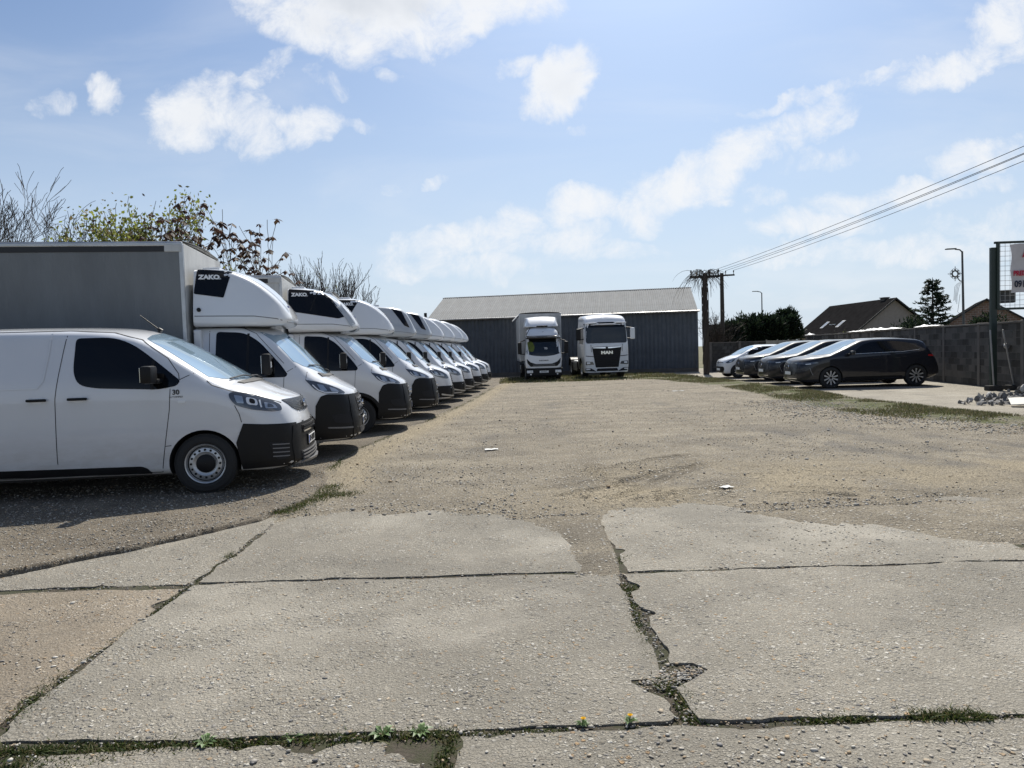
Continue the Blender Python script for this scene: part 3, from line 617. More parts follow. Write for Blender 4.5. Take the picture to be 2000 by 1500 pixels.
# ================================================================== vehicles
def paint(name, col, rough=.28, coat=1., dirt=.0):
    m_, t, b = new_mat(name); pos = t.new('ShaderNodeTexCoord').outputs['Object']
    n = t.noise(pos, 2.5, 6., .65)
    c = t.mix(t.ramp(n, .35, .75, 0., .10), col, tuple(x*.8 for x in col))
    if dirt:      # road dust low on the body
        sp = t.new('ShaderNodeSeparateXYZ'); t.put(sp.inputs[0], pos)
        lo = t.m('MULTIPLY', t.ramp(sp.outputs[2], .2, .95, dirt, 0.), t.ramp(t.noise(t.scale(pos, (1., 1., 3.)), 4., 6., .7), .3, .7, .4, 1.))
        c = t.mix(lo, c, (.30, .26, .20)); t.put(b.inputs['Coat Weight'], t.m('SUBTRACT', coat, t.m('MULTIPLY', lo, coat)))
    else: b.inputs['Coat Weight'].default_value = coat
    t.put(b.inputs['Base Color'], c); b.inputs['Roughness'].default_value = rough; b.inputs['Coat Roughness'].default_value = .03; b.inputs['Specular IOR Level'].default_value = .2
    t.put(b.inputs['Normal'], t.bump(t.noise(pos, 1.8, 2.), .02, .05)); return m_
M['white'] = paint('white_paint', (.66, .67, .69), dirt=.5); M['white_clean'] = paint('white_fairing', (.70, .71, .725), .32)
M['silver'] = paint('silver_grey_fairing', (.40, .42, .44), .3); M['navy'] = paint('dark_blue_paint', (.008, .009, .014), .45, .75, dirt=.02)
M['glass'] = simple('dark_glass', (.010, .012, .014), .03, spec=.6); M['windscreen'] = simple('windscreen_glass', (.30, .42, .52), .02, metal=.5, spec=1.); M['windscreen_dark'] = simple('car_windscreen', (.22, .30, .37), .02, metal=.35, spec=.8); M['glass_tint'] = simple('tinted_glass', (.004, .004, .005), .08, spec=.3)  # windscreens: blue half-metallic base colour imitates the reflected sky
M['plastic'] = simple('black_plastic', (.009, .009, .010), .5, spec=.25, var=.25, vscale=6, bump=.15, bscale=300); M['gap'] = simple('panel_gap', (.01, .01, .012), .8)
M['rubber'] = simple('tyre_rubber', (.020, .020, .020), .82, var=.4, vscale=7, bump=.3, bscale=120); M['well'] = simple('wheel_well', (.010, .010, .010), .95)
M['steel'] = simple('steel_rim', (.50, .51, .52), .38, .7, var=.2, vscale=9); M['chrome'] = simple('chrome', (.75, .76, .78), .12, 1.)
M['lamp'] = simple('headlamp_lens', (.05, .055, .065), .08, spec=.8, coat=1.); M['reflector'] = simple('lamp_reflector', (.42, .44, .46), .28, .9)
M['lampw'] = simple('lamp_white', (.75, .77, .8), .2, coat=1.); M['amber'] = simple('amber_lens', (.7, .22, .02), .2, coat=1.); M['red'] = simple('red_lens', (.35, .01, .01), .15, coat=1.)
M['plate'] = simple('plate_white', (.82, .82, .80), .35); M['plate_ink'] = simple('plate_ink', (.012, .012, .014), .5); M['plate_blue'] = simple('plate_blue', (.02, .07, .35), .5)
M['decal_white'] = simple('white_lettering', (.8, .8, .8), .5); M['decal_black'] = simple('black_lettering', (.02, .02, .02), .5); M['decal_blue'] = simple('blue_lettering', (.03, .05, .22), .5)
M['chassis'] = simple('chassis_black', (.018, .018, .018), .7); M['alu'] = simple('aluminium', (.48, .49, .50), .42, .85, var=.2, vscale=5)
def tarp_mat(name, col):
    m_, t, b = new_mat(name); pos = t.new('ShaderNodeTexCoord').outputs['Object']
    n = t.noise(t.scale(pos, (1., 1., .25)), 2.2, 6., .65); st = t.noise(t.scale(pos, (6., 1., .5)), 3., 5., .6); wv = t.noise(pos, 260., 2.)
    c = t.mix(t.ramp(n, .3, .7), tuple(x*.86 for x in col), tuple(x*1.1 for x in col)); c = t.mix(t.ramp(st, .55, .8, 0., .25), c, tuple(x*.6 for x in col))
    t.put(b.inputs['Base Color'], c); b.inputs['Roughness'].default_value = .55
    t.put(b.inputs['Normal'], t.bump(t.m('ADD', t.m('MULTIPLY', st, 1.), t.m('MULTIPLY', wv, .05)), .35, .03)); return m_
M['tarp'] = tarp_mat('grey_tarpaulin', (.14, .15, .155)); M['tarp_light'] = tarp_mat('pale_tarpaulin', (.44, .445, .44)); M['gap_shade'] = simple('gap_shade_black', (.012, .012, .014), .5)

def pchip(keys, x):
    k = np.array(keys, float); X_, Y_ = k[:, 0], k[:, 1]; x = np.clip(x, X_[0], X_[-1])
    if len(X_) == 1: return np.full(np.shape(x), Y_[0])
    h = np.diff(X_); dl = np.diff(Y_)/h; m_ = np.zeros(len(X_)); m_[0], m_[-1] = dl[0], dl[-1]
    for i in range(1, len(X_) - 1):
        if dl[i - 1]*dl[i] > 0:
            w1, w2 = 2*h[i] + h[i - 1], h[i] + 2*h[i - 1]; m_[i] = (w1 + w2)/(w1/dl[i - 1] + w2/dl[i])
    i = np.clip(np.searchsorted(X_, x, side='right') - 1, 0, len(X_) - 2); t = (x - X_[i])/h[i]
    return (Y_[i]*(1 + 2*t)*(1 - t)**2 + m_[i]*h[i]*t*(1 - t)**2 + Y_[i + 1]*t*t*(3 - 2*t) + m_[i + 1]*h[i]*t*t*(t - 1))
def fillet_poly(P, rad, nc=5, ns=3):
    """open polyline with rounded corners, constant point count"""
    P = [np.array(p, float) for p in P]; out = []; prev = P[0]
    for i in range(1, len(P)):
        if i < len(P) - 1:
            a, b = P[i - 1] - P[i], P[i + 1] - P[i]; la, lb = np.hypot(*a) + 1e-9, np.hypot(*b) + 1e-9
            A, B = P[i] + a/la*min(rad[i], .48*la), P[i] + b/lb*min(rad[i], .48*lb)
        else: A = P[i]
        out += [prev + (A - prev)*k/ns for k in range(ns)]
        if i < len(P) - 1:
            for k in range(nc):
                t = k/nc; out.append((1 - t)**2*A + 2*t*(1 - t)*P[i] + t*t*B)
            prev = B
    out.append(P[-1]); return out

class Body:
    """closed shell lofted through cross-sections along the length; x forward, front axle at x = 0"""
    def __init__(s, FO, L, K, setback=((0, 0), (3, 0)), stations=None, fade=.9, res=1.):
        s.FO, s.L = FO, L
        D = sorted(set([0, .008, .02, .045, .08, .13, .2, .28, .38] + list(np.arange(.46, L - .2, .085/res)) + [L - .12, L - .06, L - .025, L] + list(stations or [])))
        D = np.array(D); p = {k: pchip(v, D) for k, v in K.items()}
        rings = []
        for i, d in enumerate(D):
            zb, zt, w, zs, cr, tum, ins, rt, rb = (p[k][i] for k in ('zb', 'zt', 'w', 'zs', 'crown', 'tum', 'ins', 'rt', 'rb'))
            zc = zt - cr; zs = min(zs, zc - .04); wt = max(.12*w, w - ins*min(1, w/.5) - tum*max(0, zc - zs))
            P = [(0, zb), (w*.97 - .012, zb), (w, zb + .28*(zs - zb)), (w, zs), (wt, zc), (wt*.58, zt - cr*.30), (0, zt)]
            h = fillet_poly(P, [0, rb, .25, .16, rt, .3, 0])
            ring = h + [np.array((-a[0], a[1])) for a in h[-2:0:-1]]
            fd = max(0., 1 - d/fade)**1.3
            rings.append([(FO - d - fd*float(pchip(setback, q[1])), q[0], q[1]) for q in ring])
        n = len(rings[0]); v = [q for r_ in rings for q in r_]
        f = [(i*n + k, i*n + (k + 1) % n, (i + 1)*n + (k + 1) % n, (i + 1)*n + k) for i in range(len(rings) - 1) for k in range(n)]
        def cap(base, flip):
            hn = n//2                                      # bridge left and right halves
            q = [(base + k, base + k + 1, base + n - k - 1, base + (n - k) % n) for k in range(0, hn)]
            q = [tuple(dict.fromkeys(t)) for t in q]; q = [t for t in q if len(t) > 2]
            return [t[::-1] for t in q] if flip else q
        f += cap(0, False) + cap((len(rings) - 1)*n, True)
        s.v, s.f = v, f
        bm = bmesh.new(); vv = [bm.verts.new(q) for q in v]
        for q in f:
            try: bm.faces.new([vv[i] for i in q])
            except ValueError: pass
        bmesh.ops.recalc_face_normals(bm, faces=bm.faces[:]); s.bm = bm
        bmesh.ops.triangulate(bm2 := bm.copy(), faces=bm2.faces[:]); s.bvh = BVHTree.FromBMesh(bm2); bm2.free()
    def obj(s, name, mat_, parent, arches=(), ra=.36, wid=.34, wy=None, ang=38):
        me = bpy.data.meshes.new(name); s.bm.to_mesh(me); me.materials.append(mat_); o = bpy.data.objects.new(name, me); COL.objects.link(o)
        if arches:
            cb_ = MB()
            for ax_ in arches:
                for sg in (-1, 1): cb_.cyl((ax_[0], sg*(wy - wid), ax_[1]), (ax_[0], sg*(wy + .3), ax_[1]), ra, n=40)
            c = cb_.obj('cutter', M['well']); md = o.modifiers.new('b', 'BOOLEAN'); md.object = c; md.operation = 'DIFFERENCE'; md.solver = 'EXACT'; md.material_mode = 'TRANSFER'
            dg = bpy.context.evaluated_depsgraph_get(); dg.update(); me2 = bpy.data.meshes.new_from_object(o.evaluated_get(dg)); o.modifiers.clear(); o.data = me2; me2.name = name
            bpy.data.objects.remove(c)
        o.parent = parent; autosmooth(o, ang); return o
    # conforming trim: outlines given in side (x,z), front (y,z), top (x,y) or rear (y,z) view
    def _ray(s, view, a, b):
        if view == 'L': o, d = Vector((a, 4, b)), Vector((0, -1, 0))
        elif view == 'R': o, d = Vector((a, -4, b)), Vector((0, 1, 0))
        elif view == 'F': o, d = Vector((6, a, b)), Vector((-1, 0, 0))
        elif view == 'B': o, d = Vector((-14, a, b)), Vector((1, 0, 0))
        else: o, d = Vector((a, b, 8)), Vector((0, 0, -1))
        h = s.bvh.ray_cast(o, d)
        if h[0] is None:
            lo = s.bvh.find_nearest(o + d*(3.2 if view in 'LR' else 5.4 if view == 'F' else 6))
            q = s.bvh.find_nearest(Vector((a, 0, b)) + (Vector((0, .6 if view == 'L' else -.6, 0)) if view in 'LR' else Vector((0, 0, 0)))) if view in 'LR' else lo
            if view == 'F' or view == 'B': q = s.bvh.find_nearest(Vector((s.FO - .3 if view == 'F' else s.FO - s.L + .1, a, b)))
            return q[0], q[1]
        return h[0], h[1]
    def patch(s, name, poly, view, mat_, parent, off=.006, step=.06, depth=.015, smooth=True):
        bm = bmesh.new(); vs_ = [bm.verts.new((a, b, 0)) for a, b in poly]; bm.faces.new(vs_)
        P = np.array(poly)
        for ax in (0, 1):
            c = P[:, ax].min() + step*.5
            while c < P[:, ax].max():
                co = Vector((c, 0, 0)) if ax == 0 else Vector((0, c, 0)); no = Vector((1, 0, 0)) if ax == 0 else Vector((0, 1, 0))
                bmesh.ops.bisect_plane(bm, geom=bm.verts[:] + bm.edges[:] + bm.faces[:], plane_co=co, plane_no=no, dist=1e-5); c += step
        nrm = {}
        for v in bm.verts:
            p, n_v = s._ray(view, v.co.x, v.co.y); v.co = p + n_v*off; nrm[v] = n_v
        be = [e for e in bm.edges if e.is_boundary]; bv = {v for e in be for v in e.verts}; key = {tuple(v.co): nrm[v] for v in bv}
        ex = bmesh.ops.extrude_edge_only(bm, edges=be)
        for v in [q for q in ex['geom'] if isinstance(q, bmesh.types.BMVert)]:
            v.co = v.co - key.get(tuple(v.co), Vector((0, 0, 0)))*(off + depth)
        bmesh.ops.recalc_face_normals(bm, faces=bm.faces[:])
        me = bpy.data.meshes.new(name); bm.to_mesh(me); bm.free(); me.materials.append(mat_); o = link(bpy.data.objects.new(name, me), parent)
        c = sum((Vector(p.normal)*p.area for p in me.polygons), Vector()); want = {'L': Vector((0, 1, 0)), 'R': Vector((0, -1, 0)), 'F': Vector((1, 0, 0)), 'B': Vector((-1, 0, 0)), 'T': Vector((0, 0, 1))}[view]
        if c.dot(want) < 0: me.flip_normals()
        if smooth: autosmooth(o, 40)
        return o
    def patch2(s, name, poly, mat_, parent, **kw):
        return [s.patch(name, poly if v == 'R' else poly[::-1], v, mat_, parent, **kw) for v in 'RL']
    def ribbon(s, name, path, view, width, mat_, parent, off=.003, step=.05):
        P = np.array(resample(path, step)); T = np.gradient(P, axis=0); T /= (np.hypot(T[:, 0], T[:, 1])[:, None] + 1e-9); N = np.stack([-T[:, 1], T[:, 0]], -1)*width/2
        v = []
        for q, n_ in zip(P, N):
            for sg in (-1, 1):
                p, nn = s._ray(view, *(q + n_*sg)); v.append(p + nn*off)
        f = [(2*i, 2*i + 1, 2*i + 3, 2*i + 2) for i in range(len(P) - 1)]
        return mesh_obj(name, v, f, mat_, parent, True)
    def ribbon2(s, name, path, width, mat_, parent, **kw): return [s.ribbon(name, path, v, width, mat_, parent, **kw) for v in 'RL']
def rpoly(pts, rad, n=5):
    """closed polygon with rounded corners"""
    out = []; P = [np.array(p, float) for p in pts]; m_ = len(P)
    for i in range(m_):
        r_ = rad[i] if isinstance(rad, (list, tuple)) else rad; a, b = P[i - 1] - P[i], P[(i + 1) % m_] - P[i]; la, lb = np.hypot(*a), np.hypot(*b)
        A, B = P[i] + a/la*min(r_, .45*la), P[i] + b/lb*min(r_, .45*lb)
        out += [tuple((1 - t)**2*A + 2*t*(1 - t)*P[i] + t*t*B) for t in np.linspace(0, 1, n)]
    return out
def text(name, s_, size, mat_, parent, loc, rot, sx=1., ext=.002, align='CENTER', bold=.0, label=None):
    cu_ = bpy.data.curves.new(name, 'FONT'); cu_.body = s_; cu_.size = size; cu_.align_x = align; cu_.align_y = 'CENTER'; cu_.extrude = ext; cu_.offset = bold; cu_.resolution_u = 3
    o = bpy.data.objects.new(name, cu_); COL.objects.link(o); dg = bpy.context.evaluated_depsgraph_get(); dg.update()
    me = bpy.data.meshes.new_from_object(o.evaluated_get(dg)); bpy.data.objects.remove(o); me.materials.clear(); me.materials.append(mat_)
    o = link(bpy.data.objects.new(name, me), parent); o.location = loc; o.rotation_euler = rot; o.scale = (sx, 1, 1); return o
def wheel(parent, x, y, r_, wd, style='steel', rim=.60, n=40):
    sg = 1 if y > 0 else -1; yo = y; yi = y - sg*wd
    q = lambda rr, h: (rr, yo - sg*h)
    w_ = MB().lathe([q(r_*rim, wd), q(r_*.93, wd), q(r_, wd*.85), q(r_, wd*.13), q(r_*.975, .03*1), q(r_*.90, .006), q(r_*.75, 0.), q(r_*rim*1.03, .012), q(r_*rim, .03), q(r_*rim, wd)], 'y', (x, 0, r_), n).obj('wheel', M['rubber'], parent); autosmooth(w_, 30)
    R_ = r_*rim
    if style == 'steel':
        m_ = MB().lathe([q(R_*1.02, .015), q(R_*1.0, .008), q(R_*.95, .012), q(R_*.92, .04), q(R_*.88, .055), q(R_*.84, .05), q(R_*.80, .030), q(R_*.62, .022), q(R_*.50, .035), q(0.001, .04)], 'y', (x, 0, r_), n).obj('rim', M['steel'], w_); autosmooth(m_, 30)
        hm = None
        for k in range(16):
            a = 2*math.pi*k/16
            if hm is None: hm = MB().cyl((0, -.014, 0), (0, .014, 0), R_*.062, n=8).obj('dark_vent_disc', M['well'], w_); ho = hm  # solid black discs on the rim paint in the shaded holes
            else: ho = hm.copy(); COL.objects.link(ho)
            ho.parent = w_; ho.location = (x + math.cos(a)*R_*.71, yo - sg*.035, r_ + math.sin(a)*R_*.71)
        autosmooth(MB().lathe([q(R_*.48, .04), q(R_*.46, .018), q(R_*.38, .008), q(.001, .006)], 'y', (x, 0, r_), 24).obj('hub_cap', M['plastic'], w_), 30)
        MB().lathe([q(R_*.93, .045), q(R_*.86, .05)], 'y', (x, 0, r_), n).obj('rim_gap', M['well'], w_)
    elif style == 'alloy':
        autosmooth(MB().lathe([q(R_*1.02, .015), q(R_, .006), q(R_*.95, .010), q(R_*.93, .05), q(R_*.90, wd*.6), q(.001, wd*.6)], 'y', (x, 0, r_), n).obj('rim', M['alu_dark'], w_), 30)
        for k in range(10):
            a = 2*math.pi*(k//2)/5 + (.17 if k % 2 else -.17); a2 = 2*math.pi*(k//2)/5 + (.33 if k % 2 else -.33); b_ = MB()
            p0 = Vector((x + math.cos(a)*R_*.12, yo - sg*.02, r_ + math.sin(a)*R_*.12)); p1 = Vector((x + math.cos(a2)*R_*.95, yo - sg*.012, r_ + math.sin(a2)*R_*.95)); dv = (p1 - p0); sd_ = dv.cross(Vector((0, 1, 0))).normalized()
            vv = [p0 - sd_*.012, p0 + sd_*.012, p1 + sd_*.022, p1 - sd_*.022]; b_.add(vv + [p + Vector((0, -sg*.03, 0)) for p in vv], [(0, 1, 2, 3), (7, 6, 5, 4), (0, 4, 5, 1), (1, 5, 6, 2), (2, 6, 7, 3), (3, 7, 4, 0)]).obj('spoke', M['steel'], w_)
        MB().cyl((x, yo - sg*.03, r_), (x, yo - sg*.008, r_), R_*.17, n=16).obj('hub_cap', M['plastic'], w_)
    else:
        autosmooth(MB().lathe([q(R_*1.0, .02), q(R_*.95, .015), q(R_*.85, .06), q(R_*.5, .10), q(R_*.45, .04), q(.001, .04)], 'y', (x, 0, r_), n).obj('rim', M['steel'], w_), 30)
    return w_
M['alu_dark'] = simple('dark_alloy', (.03, .03, .032), .4, .4)
def plate(parent, body, z, s_, w_=.46, h=.105, ink=True, y=0., tilt=0.):
    p, n_ = body._ray('F', y, z); x = p.x + .018
    o = MB().box((x, y, z), (.012, w_, h), bev=.003).obj('number_plate', M['plate'], parent)
    MB().box((x - .006, y, z), (.014, w_ + .03, h + .03), bev=.004).obj('plate_holder', M['plastic'], o)
    if ink and s_:
        MB().box((x + .0065, y - w_*.455, z), (.002, w_*.075, h*.88)).obj('blue_band', M['plate_blue'], o)
        text('plate_lettering', s_, h*.98, M['plate_ink'], o, (x + .0075, y + w_*.02, z), (R(90), 0, R(90)), sx=.80, bold=.002)
    return o
def mirror(parent, x, y, z, h, w_, mat_=None, style='tall'):
    """door mirror on an arm; y is the body side"""
    sg = 1 if y > 0 else -1; yc = y + sg*(.10 + w_/2)
    o = MB().box((x, yc, z), (.12, w_, h), bev=.035).obj('mirror', mat_ or M['plastic'], parent); autosmooth(o, 50)
    if style == 'tall':
        for zz_ in (z + h*.30, z - h*.30): MB().box((x + .03, y + sg*.06, zz_), (.06, .16, .035), bev=.01).obj('mirror_arm', M['plastic'], o)
        MB().box((x + .05, yc + sg*.0, z - h*.02), (.03, w_*.5, h*.3), bev=.01).obj('indicator', M['lampw'], o)
    else: MB().box((x + .03, y + sg*.05, z - h*.38), (.08, .2, .05), bev=.015).obj('mirror_arm', M['plastic'], o)
    MB().box((x - .062, yc, z), (.006, w_*.82, h*.82), bev=.002).obj('mirror_glass', M['chrome'], o)
    return o
def wiper(parent, body, p0, p1, view='T'):
    a, b = [body._ray(view, *p) for p in (p0, p1)]; mid = body._ray(view, (p0[0] + p1[0])/2, (p0[1] + p1[1])/2)
    MB().tube([a[0] + a[1]*.02, mid[0] + mid[1]*.035, b[0] + b[1]*.02], .009, 5).obj('wiper', M['plastic'], parent)

# ================================================================== buildings, wall, poles
def corr_mat(name, col, rust=.25, rough=.5, metal=.3):
    m_, t, b = new_mat(name); pos = t.new('ShaderNodeTexCoord').outputs['Object']
    n = t.noise(pos, 1.3, 7., .7); st = t.noise(t.scale(pos, (5., 5., .35)), 2.2, 6., .65)
    c = t.mix(t.ramp(n, .3, .7), tuple(x*.82 for x in col), tuple(x*1.12 for x in col)); c = t.mix(t.ramp(st, .5, .8, 0., rust), c, (.13, .10, .075))
    t.put(b.inputs['Base Color'], c); b.inputs['Roughness'].default_value = rough; b.inputs['Metallic'].default_value = metal; b.inputs['Specular IOR Level'].default_value = .12; return m_
M['shed_wall'] = corr_mat('shed_wall_steel', (.105, .117, .133), .4, .6, .0); M['shed_roof'] = corr_mat('shed_roof_sheet', (.19, .197, .20), .4, .7, .0)
M['concrete'] = simple('weathered_concrete', (.115, .105, .095), .9, var=.35, vscale=2.5, bump=.6, bscale=25); M['block'] = simple('concrete_block', (.055, .053, .05), .95, spec=.15, var=.5, vscale=1.7, bump=.8, bscale=18); M['mortar'] = simple('mortar', (.085, .08, .074), .95, var=.3, bump=.5)
M['dark_steel'] = simple('dark_green_steel', (.018, .032, .026), .5, var=.2); M['galv'] = simple('galvanised', (.35, .35, .35), .45, .7, var=.2); M['wood_pole'] = simple('pole_concrete', (.055, .045, .04), .9, var=.3, vscale=5, bump=.5)
def corr_sheet(name, w_, h, pitch, amp, mat_, parent, mat4, thick=.004):
    """corrugated sheet in local x (width) and z (height), relief along y"""
    n = int(w_/pitch*6); V_ = []; 
    for j in range(2):
        for i in range(n + 1): V_.append((i*w_/n, amp*math.sin(2*math.pi*i/6) , j*h))
    F_ = [(i, i + 1, n + 2 + i, n + 1 + i) for i in range(n)]; k = len(V_); V_ += [(a, b + thick, c) for a, b, c in V_]; F_ += [tuple(k + q for q in f[::-1]) for f in F_]
    o = mesh_obj(name, V_, F_, mat_, parent, True); o.matrix_local = mat4; return o
# shed: front wall runs from A (left) to B (right), ridge behind it
A_, B_ = Vector((-5.1, 44.2, 0)), Vector((10.95, 41.6, 0)); dirw = (B_ - A_).normalized(); nrm_ = Vector((-dirw.y, dirw.x, 0)); LW = (B_ - A_).length; EZ, RZ_, HD = 3.60, 5.22, 4.2
shed = thing('steel_shed', 'long low shed of dark grey corrugated steel with pale corrugated roof', 'shed', A_, math.atan2(dirw.y, dirw.x))
ns = 17; sw_ = LW/ns
def mt4(x, y, z, rx=0.): return Matrix.Translation((x, y, z)) @ Matrix.Rotation(rx, 4, 'X')
w0 = corr_sheet('wall_sheet', sw_, EZ, .235, .032, M['shed_wall'], shed, mt4(0, 0, 0)); pr = math.atan2(RZ_ - EZ + .05, HD + .25); rl = math.hypot(RZ_ - EZ + .05, HD + .25)
r0_ = corr_sheet('roof_sheet', sw_, rl, .13, .020, M['shed_roof'], shed, mt4(0, -.25, EZ + .02, pr - math.pi/2))
for i in range(ns):
    for src, mk in ((w0, mt4(i*sw_, random.uniform(0, .004), 0)), (r0_, mt4(i*sw_, -.25, EZ + .02 + random.uniform(0, .006), pr - math.pi/2))):
        o = src if i == 0 else src.copy()
        if i: COL.objects.link(o); o.parent = shed
        o.matrix_local = mk
for i in range(ns):
    o = r0_.copy(); COL.objects.link(o); o.parent = shed; o.matrix_local = Matrix.Translation((i*sw_ + sw_, 2*HD + .25, EZ + .02)) @ Matrix.Rotation(math.pi, 4, 'Z') @ Matrix.Rotation(pr - math.pi/2, 4, 'X')
for x in (0.01, LW - .01): MB().prism([(0, 0), (2*HD, 0), (2*HD, EZ), (HD, RZ_ - .05), (0, EZ)], x - .03, x + .03, 'yz').obj('gable_wall', M['shed_wall'], shed)
MB().box((LW/2, 2*HD, EZ/2), (LW, .04, EZ)).obj('back_wall', M['shed_wall'], shed)
MB().box((LW/2, -.10, EZ - .06), (LW + .1, .05, .10)).obj('eaves_trim', M['shed_wall'], shed); MB().tube([(-.1, -.30, EZ - .03), (LW + .1, -.30, EZ - .06)], .05, 8).obj('gutter', M['galv'], shed)
MB().box((LW/2, HD, RZ_ + .03), (LW + .1, .34, .03), bev=.01).obj('ridge_cap', M['shed_roof'], shed)
MB().box((LW/2, -.06, .12), (LW, .10, .24)).obj('plinth', M['concrete'], shed)
MB().cyl((-.08, -.2, EZ - .2), (-.08, -.2, EZ + .45), .09, n=10).obj('vent_pipe', M['chassis'], shed)
an = thing('wire_rack', 'small spiky wire rack at the left end of the shed eaves', 'wire rack', (-5.75, 43.9, 0))
MB().cyl((.4, 0, 0), (.4, 0, 3.85), .03, n=6).obj('post', M['chassis'], an)
for z in (3.25, 3.75):
    MB().cyl((-.5, 0, z), (.4, 0, z + .05), .012, n=5).obj('rail', M['chassis'], an)
    for k in range(5): MB().cyl((-.45 + k*.18, 0, z - .08), (-.45 + k*.18, 0, z + .16), .018, n=5).obj('spike', M['chassis'], an)

# block wall beside the apron
P0, P1 = Vector((13.2, 14.5, 0)), Vector((17.9, 43., 0)); wd_ = (P1 - P0).normalized(); WL = (P1 - P0).length; WH = 1.9
wall = thing('block_wall', 'long grey concrete block wall with posts behind the parked cars', 'wall', P0, math.atan2(wd_.y, wd_.x))
bw, bh = .40, .205; nb = 0; far = MB(); proto = None; post_dx = 2.45
bm_ = MB().box((0, 0, 0), (bw - .012, .16, bh - .012), bev=.008).obj('concrete_block', M['block'], wall); me_b = [bm_.data]
for k in range(3):
    m2 = bm_.data.copy(); m2.materials.clear(); c_ = (.042 + .015*k, .041 + .0145*k, .039 + .0135*k); m2.materials.append(simple('concrete_block_tone', c_, .95, var=.45, vscale=2., bump=.8, bscale=18)); me_b.append(m2)
first = True
for row in range(9):
    x = .2 - (row % 2)*.2
    while x < WL - .1:
        zc_ = .03 + bh*(row + .5); yy_ = random.uniform(-.006, .006)
        if 3.2 < x < 16.2 and nb < 298 and not (abs((x + .2) % post_dx - .2) < .17):
            if first: o = bm_; first = False
            else: o = bpy.data.objects.new('concrete_block', random.choice(me_b)); COL.objects.link(o); o.parent = wall
            o.location = (x, yy_, zc_); o.rotation_euler = (0, random.uniform(-.006, .006), random.uniform(-.008, .008)); nb += 1
        else: far.box((x, yy_, zc_), (bw - .012, .16, bh - .012))
        x += bw
fo = far.obj('distant_blocks', M['block'], wall); fo['kind'] = 'stuff'
MB().box((WL/2, .02, WH/2 - .02), (WL, .115, WH - .06)).obj('mortar_core', M['mortar'], wall)
for k in range(int(WL/post_dx) + 1): MB().box((k*post_dx, -.04, WH/2 + .02), (.16, .26, WH + .06), bev=.015).obj('post', M['concrete'], wall)
MB().box((WL/2, 0, WH + .0), (WL, .20, .05), bev=.01).obj('coping', M['concrete'], wall)
# lower wall across the back, with pale steel panels above
Q0, Q1 = Vector((11.25, 40.4, 0)), Vector((17.4, 42.6, 0)); qd = (Q1 - Q0).normalized(); QL = (Q1 - Q0).length
bwall = thing('low_block_wall', 'low grey block wall between the shed corner pole and the long wall', 'wall', Q0, math.atan2(qd.y, qd.x))
for row in range(8):
    x = .2 - (row % 2)*.2
    while x < QL:
        o = bpy.data.objects.new('concrete_block', random.choice(me_b)); COL.objects.link(o); o.parent = bwall; o.location = (x, random.uniform(-.006, .006), .02 + bh*(row + .5)); x += bw
MB().box((QL/2, .02, .8), (QL, .11, 1.6)).obj('mortar_core', M['mortar'], bwall); MB().box((QL/2, 0, 1.66), (QL, .2, .05)).obj('coping', M['concrete'], bwall)
for k in range(4): MB().box((k*2., -.04, .85), (.16, .24, 1.7), bev=.01).obj('post', M['concrete'], bwall)
M['pale_steel'] = corr_mat('pale_rusty_panel', (.34, .32, .27), .8, .7, 0.)
pf = thing('panel_hoarding', 'pale rust-stained steel panels standing before the low back wall', 'hoarding', (14.6, 40.6, 0), R(15))
for k in range(3): MB().box((.35 + k*.72, 0, .85), (.66, .03, 1.66), bev=.006).box((.35 + k*.72, -.018, .85), (.50, .012, 1.35), bev=.005).obj('panel', M['pale_steel'], pf)
for k in range(4): MB().box((k*.72, 0, .87), (.05, .05, 1.74), bev=.005).obj('frame_post', M['pale_steel'], pf)
# white plastic sheeting lying on the wall top
M['sheet'] = simple('white_sheeting', (.72, .72, .70), .5, var=.2)
def sheeting(x0, x1, label):
    n = 46; V_ = []
    for i in range(n):
        x = x0 + (x1 - x0)*i/(n - 1); h = .05 + .10*abs(float(fbm(x, 3., 2., 4)))*2*math.sin(math.pi*min(1, i/(n - 1)*1.02))
        for (y, z) in ((-.16, .02), (-.1, h*.7), (0., h), (.1, h*.6), (.16, .02)): V_.append((x, y + .05*float(fbm(x, y, 4., 2)), WH + .03 + z + .02*float(fbm(x, y*3, 6., 2))))
    F_ = [(i*5 + j, i*5 + j + 1, (i + 1)*5 + j + 1, (i + 1)*5 + j) for i in range(n - 1) for j in range(4)]; F_ += [tuple(i*5 + k for k in range(5)) for i in (0, n - 1)]
    o = mesh_obj('plastic_sheeting', V_, F_, M['sheet'], None, True); o.location = P0; o.rotation_euler = (0, 0, math.atan2(wd_.y, wd_.x)); tag(o, label, 'sheeting')
sheeting(13.6, 20.5, 'long crumpled white plastic sheeting lying along the top of the wall'); sheeting(10.2, 12.2, 'short strip of white sheeting on the wall top below the conifer')
sheeting(27.5, 28.9, 'pale sheet at the far end of the wall top')

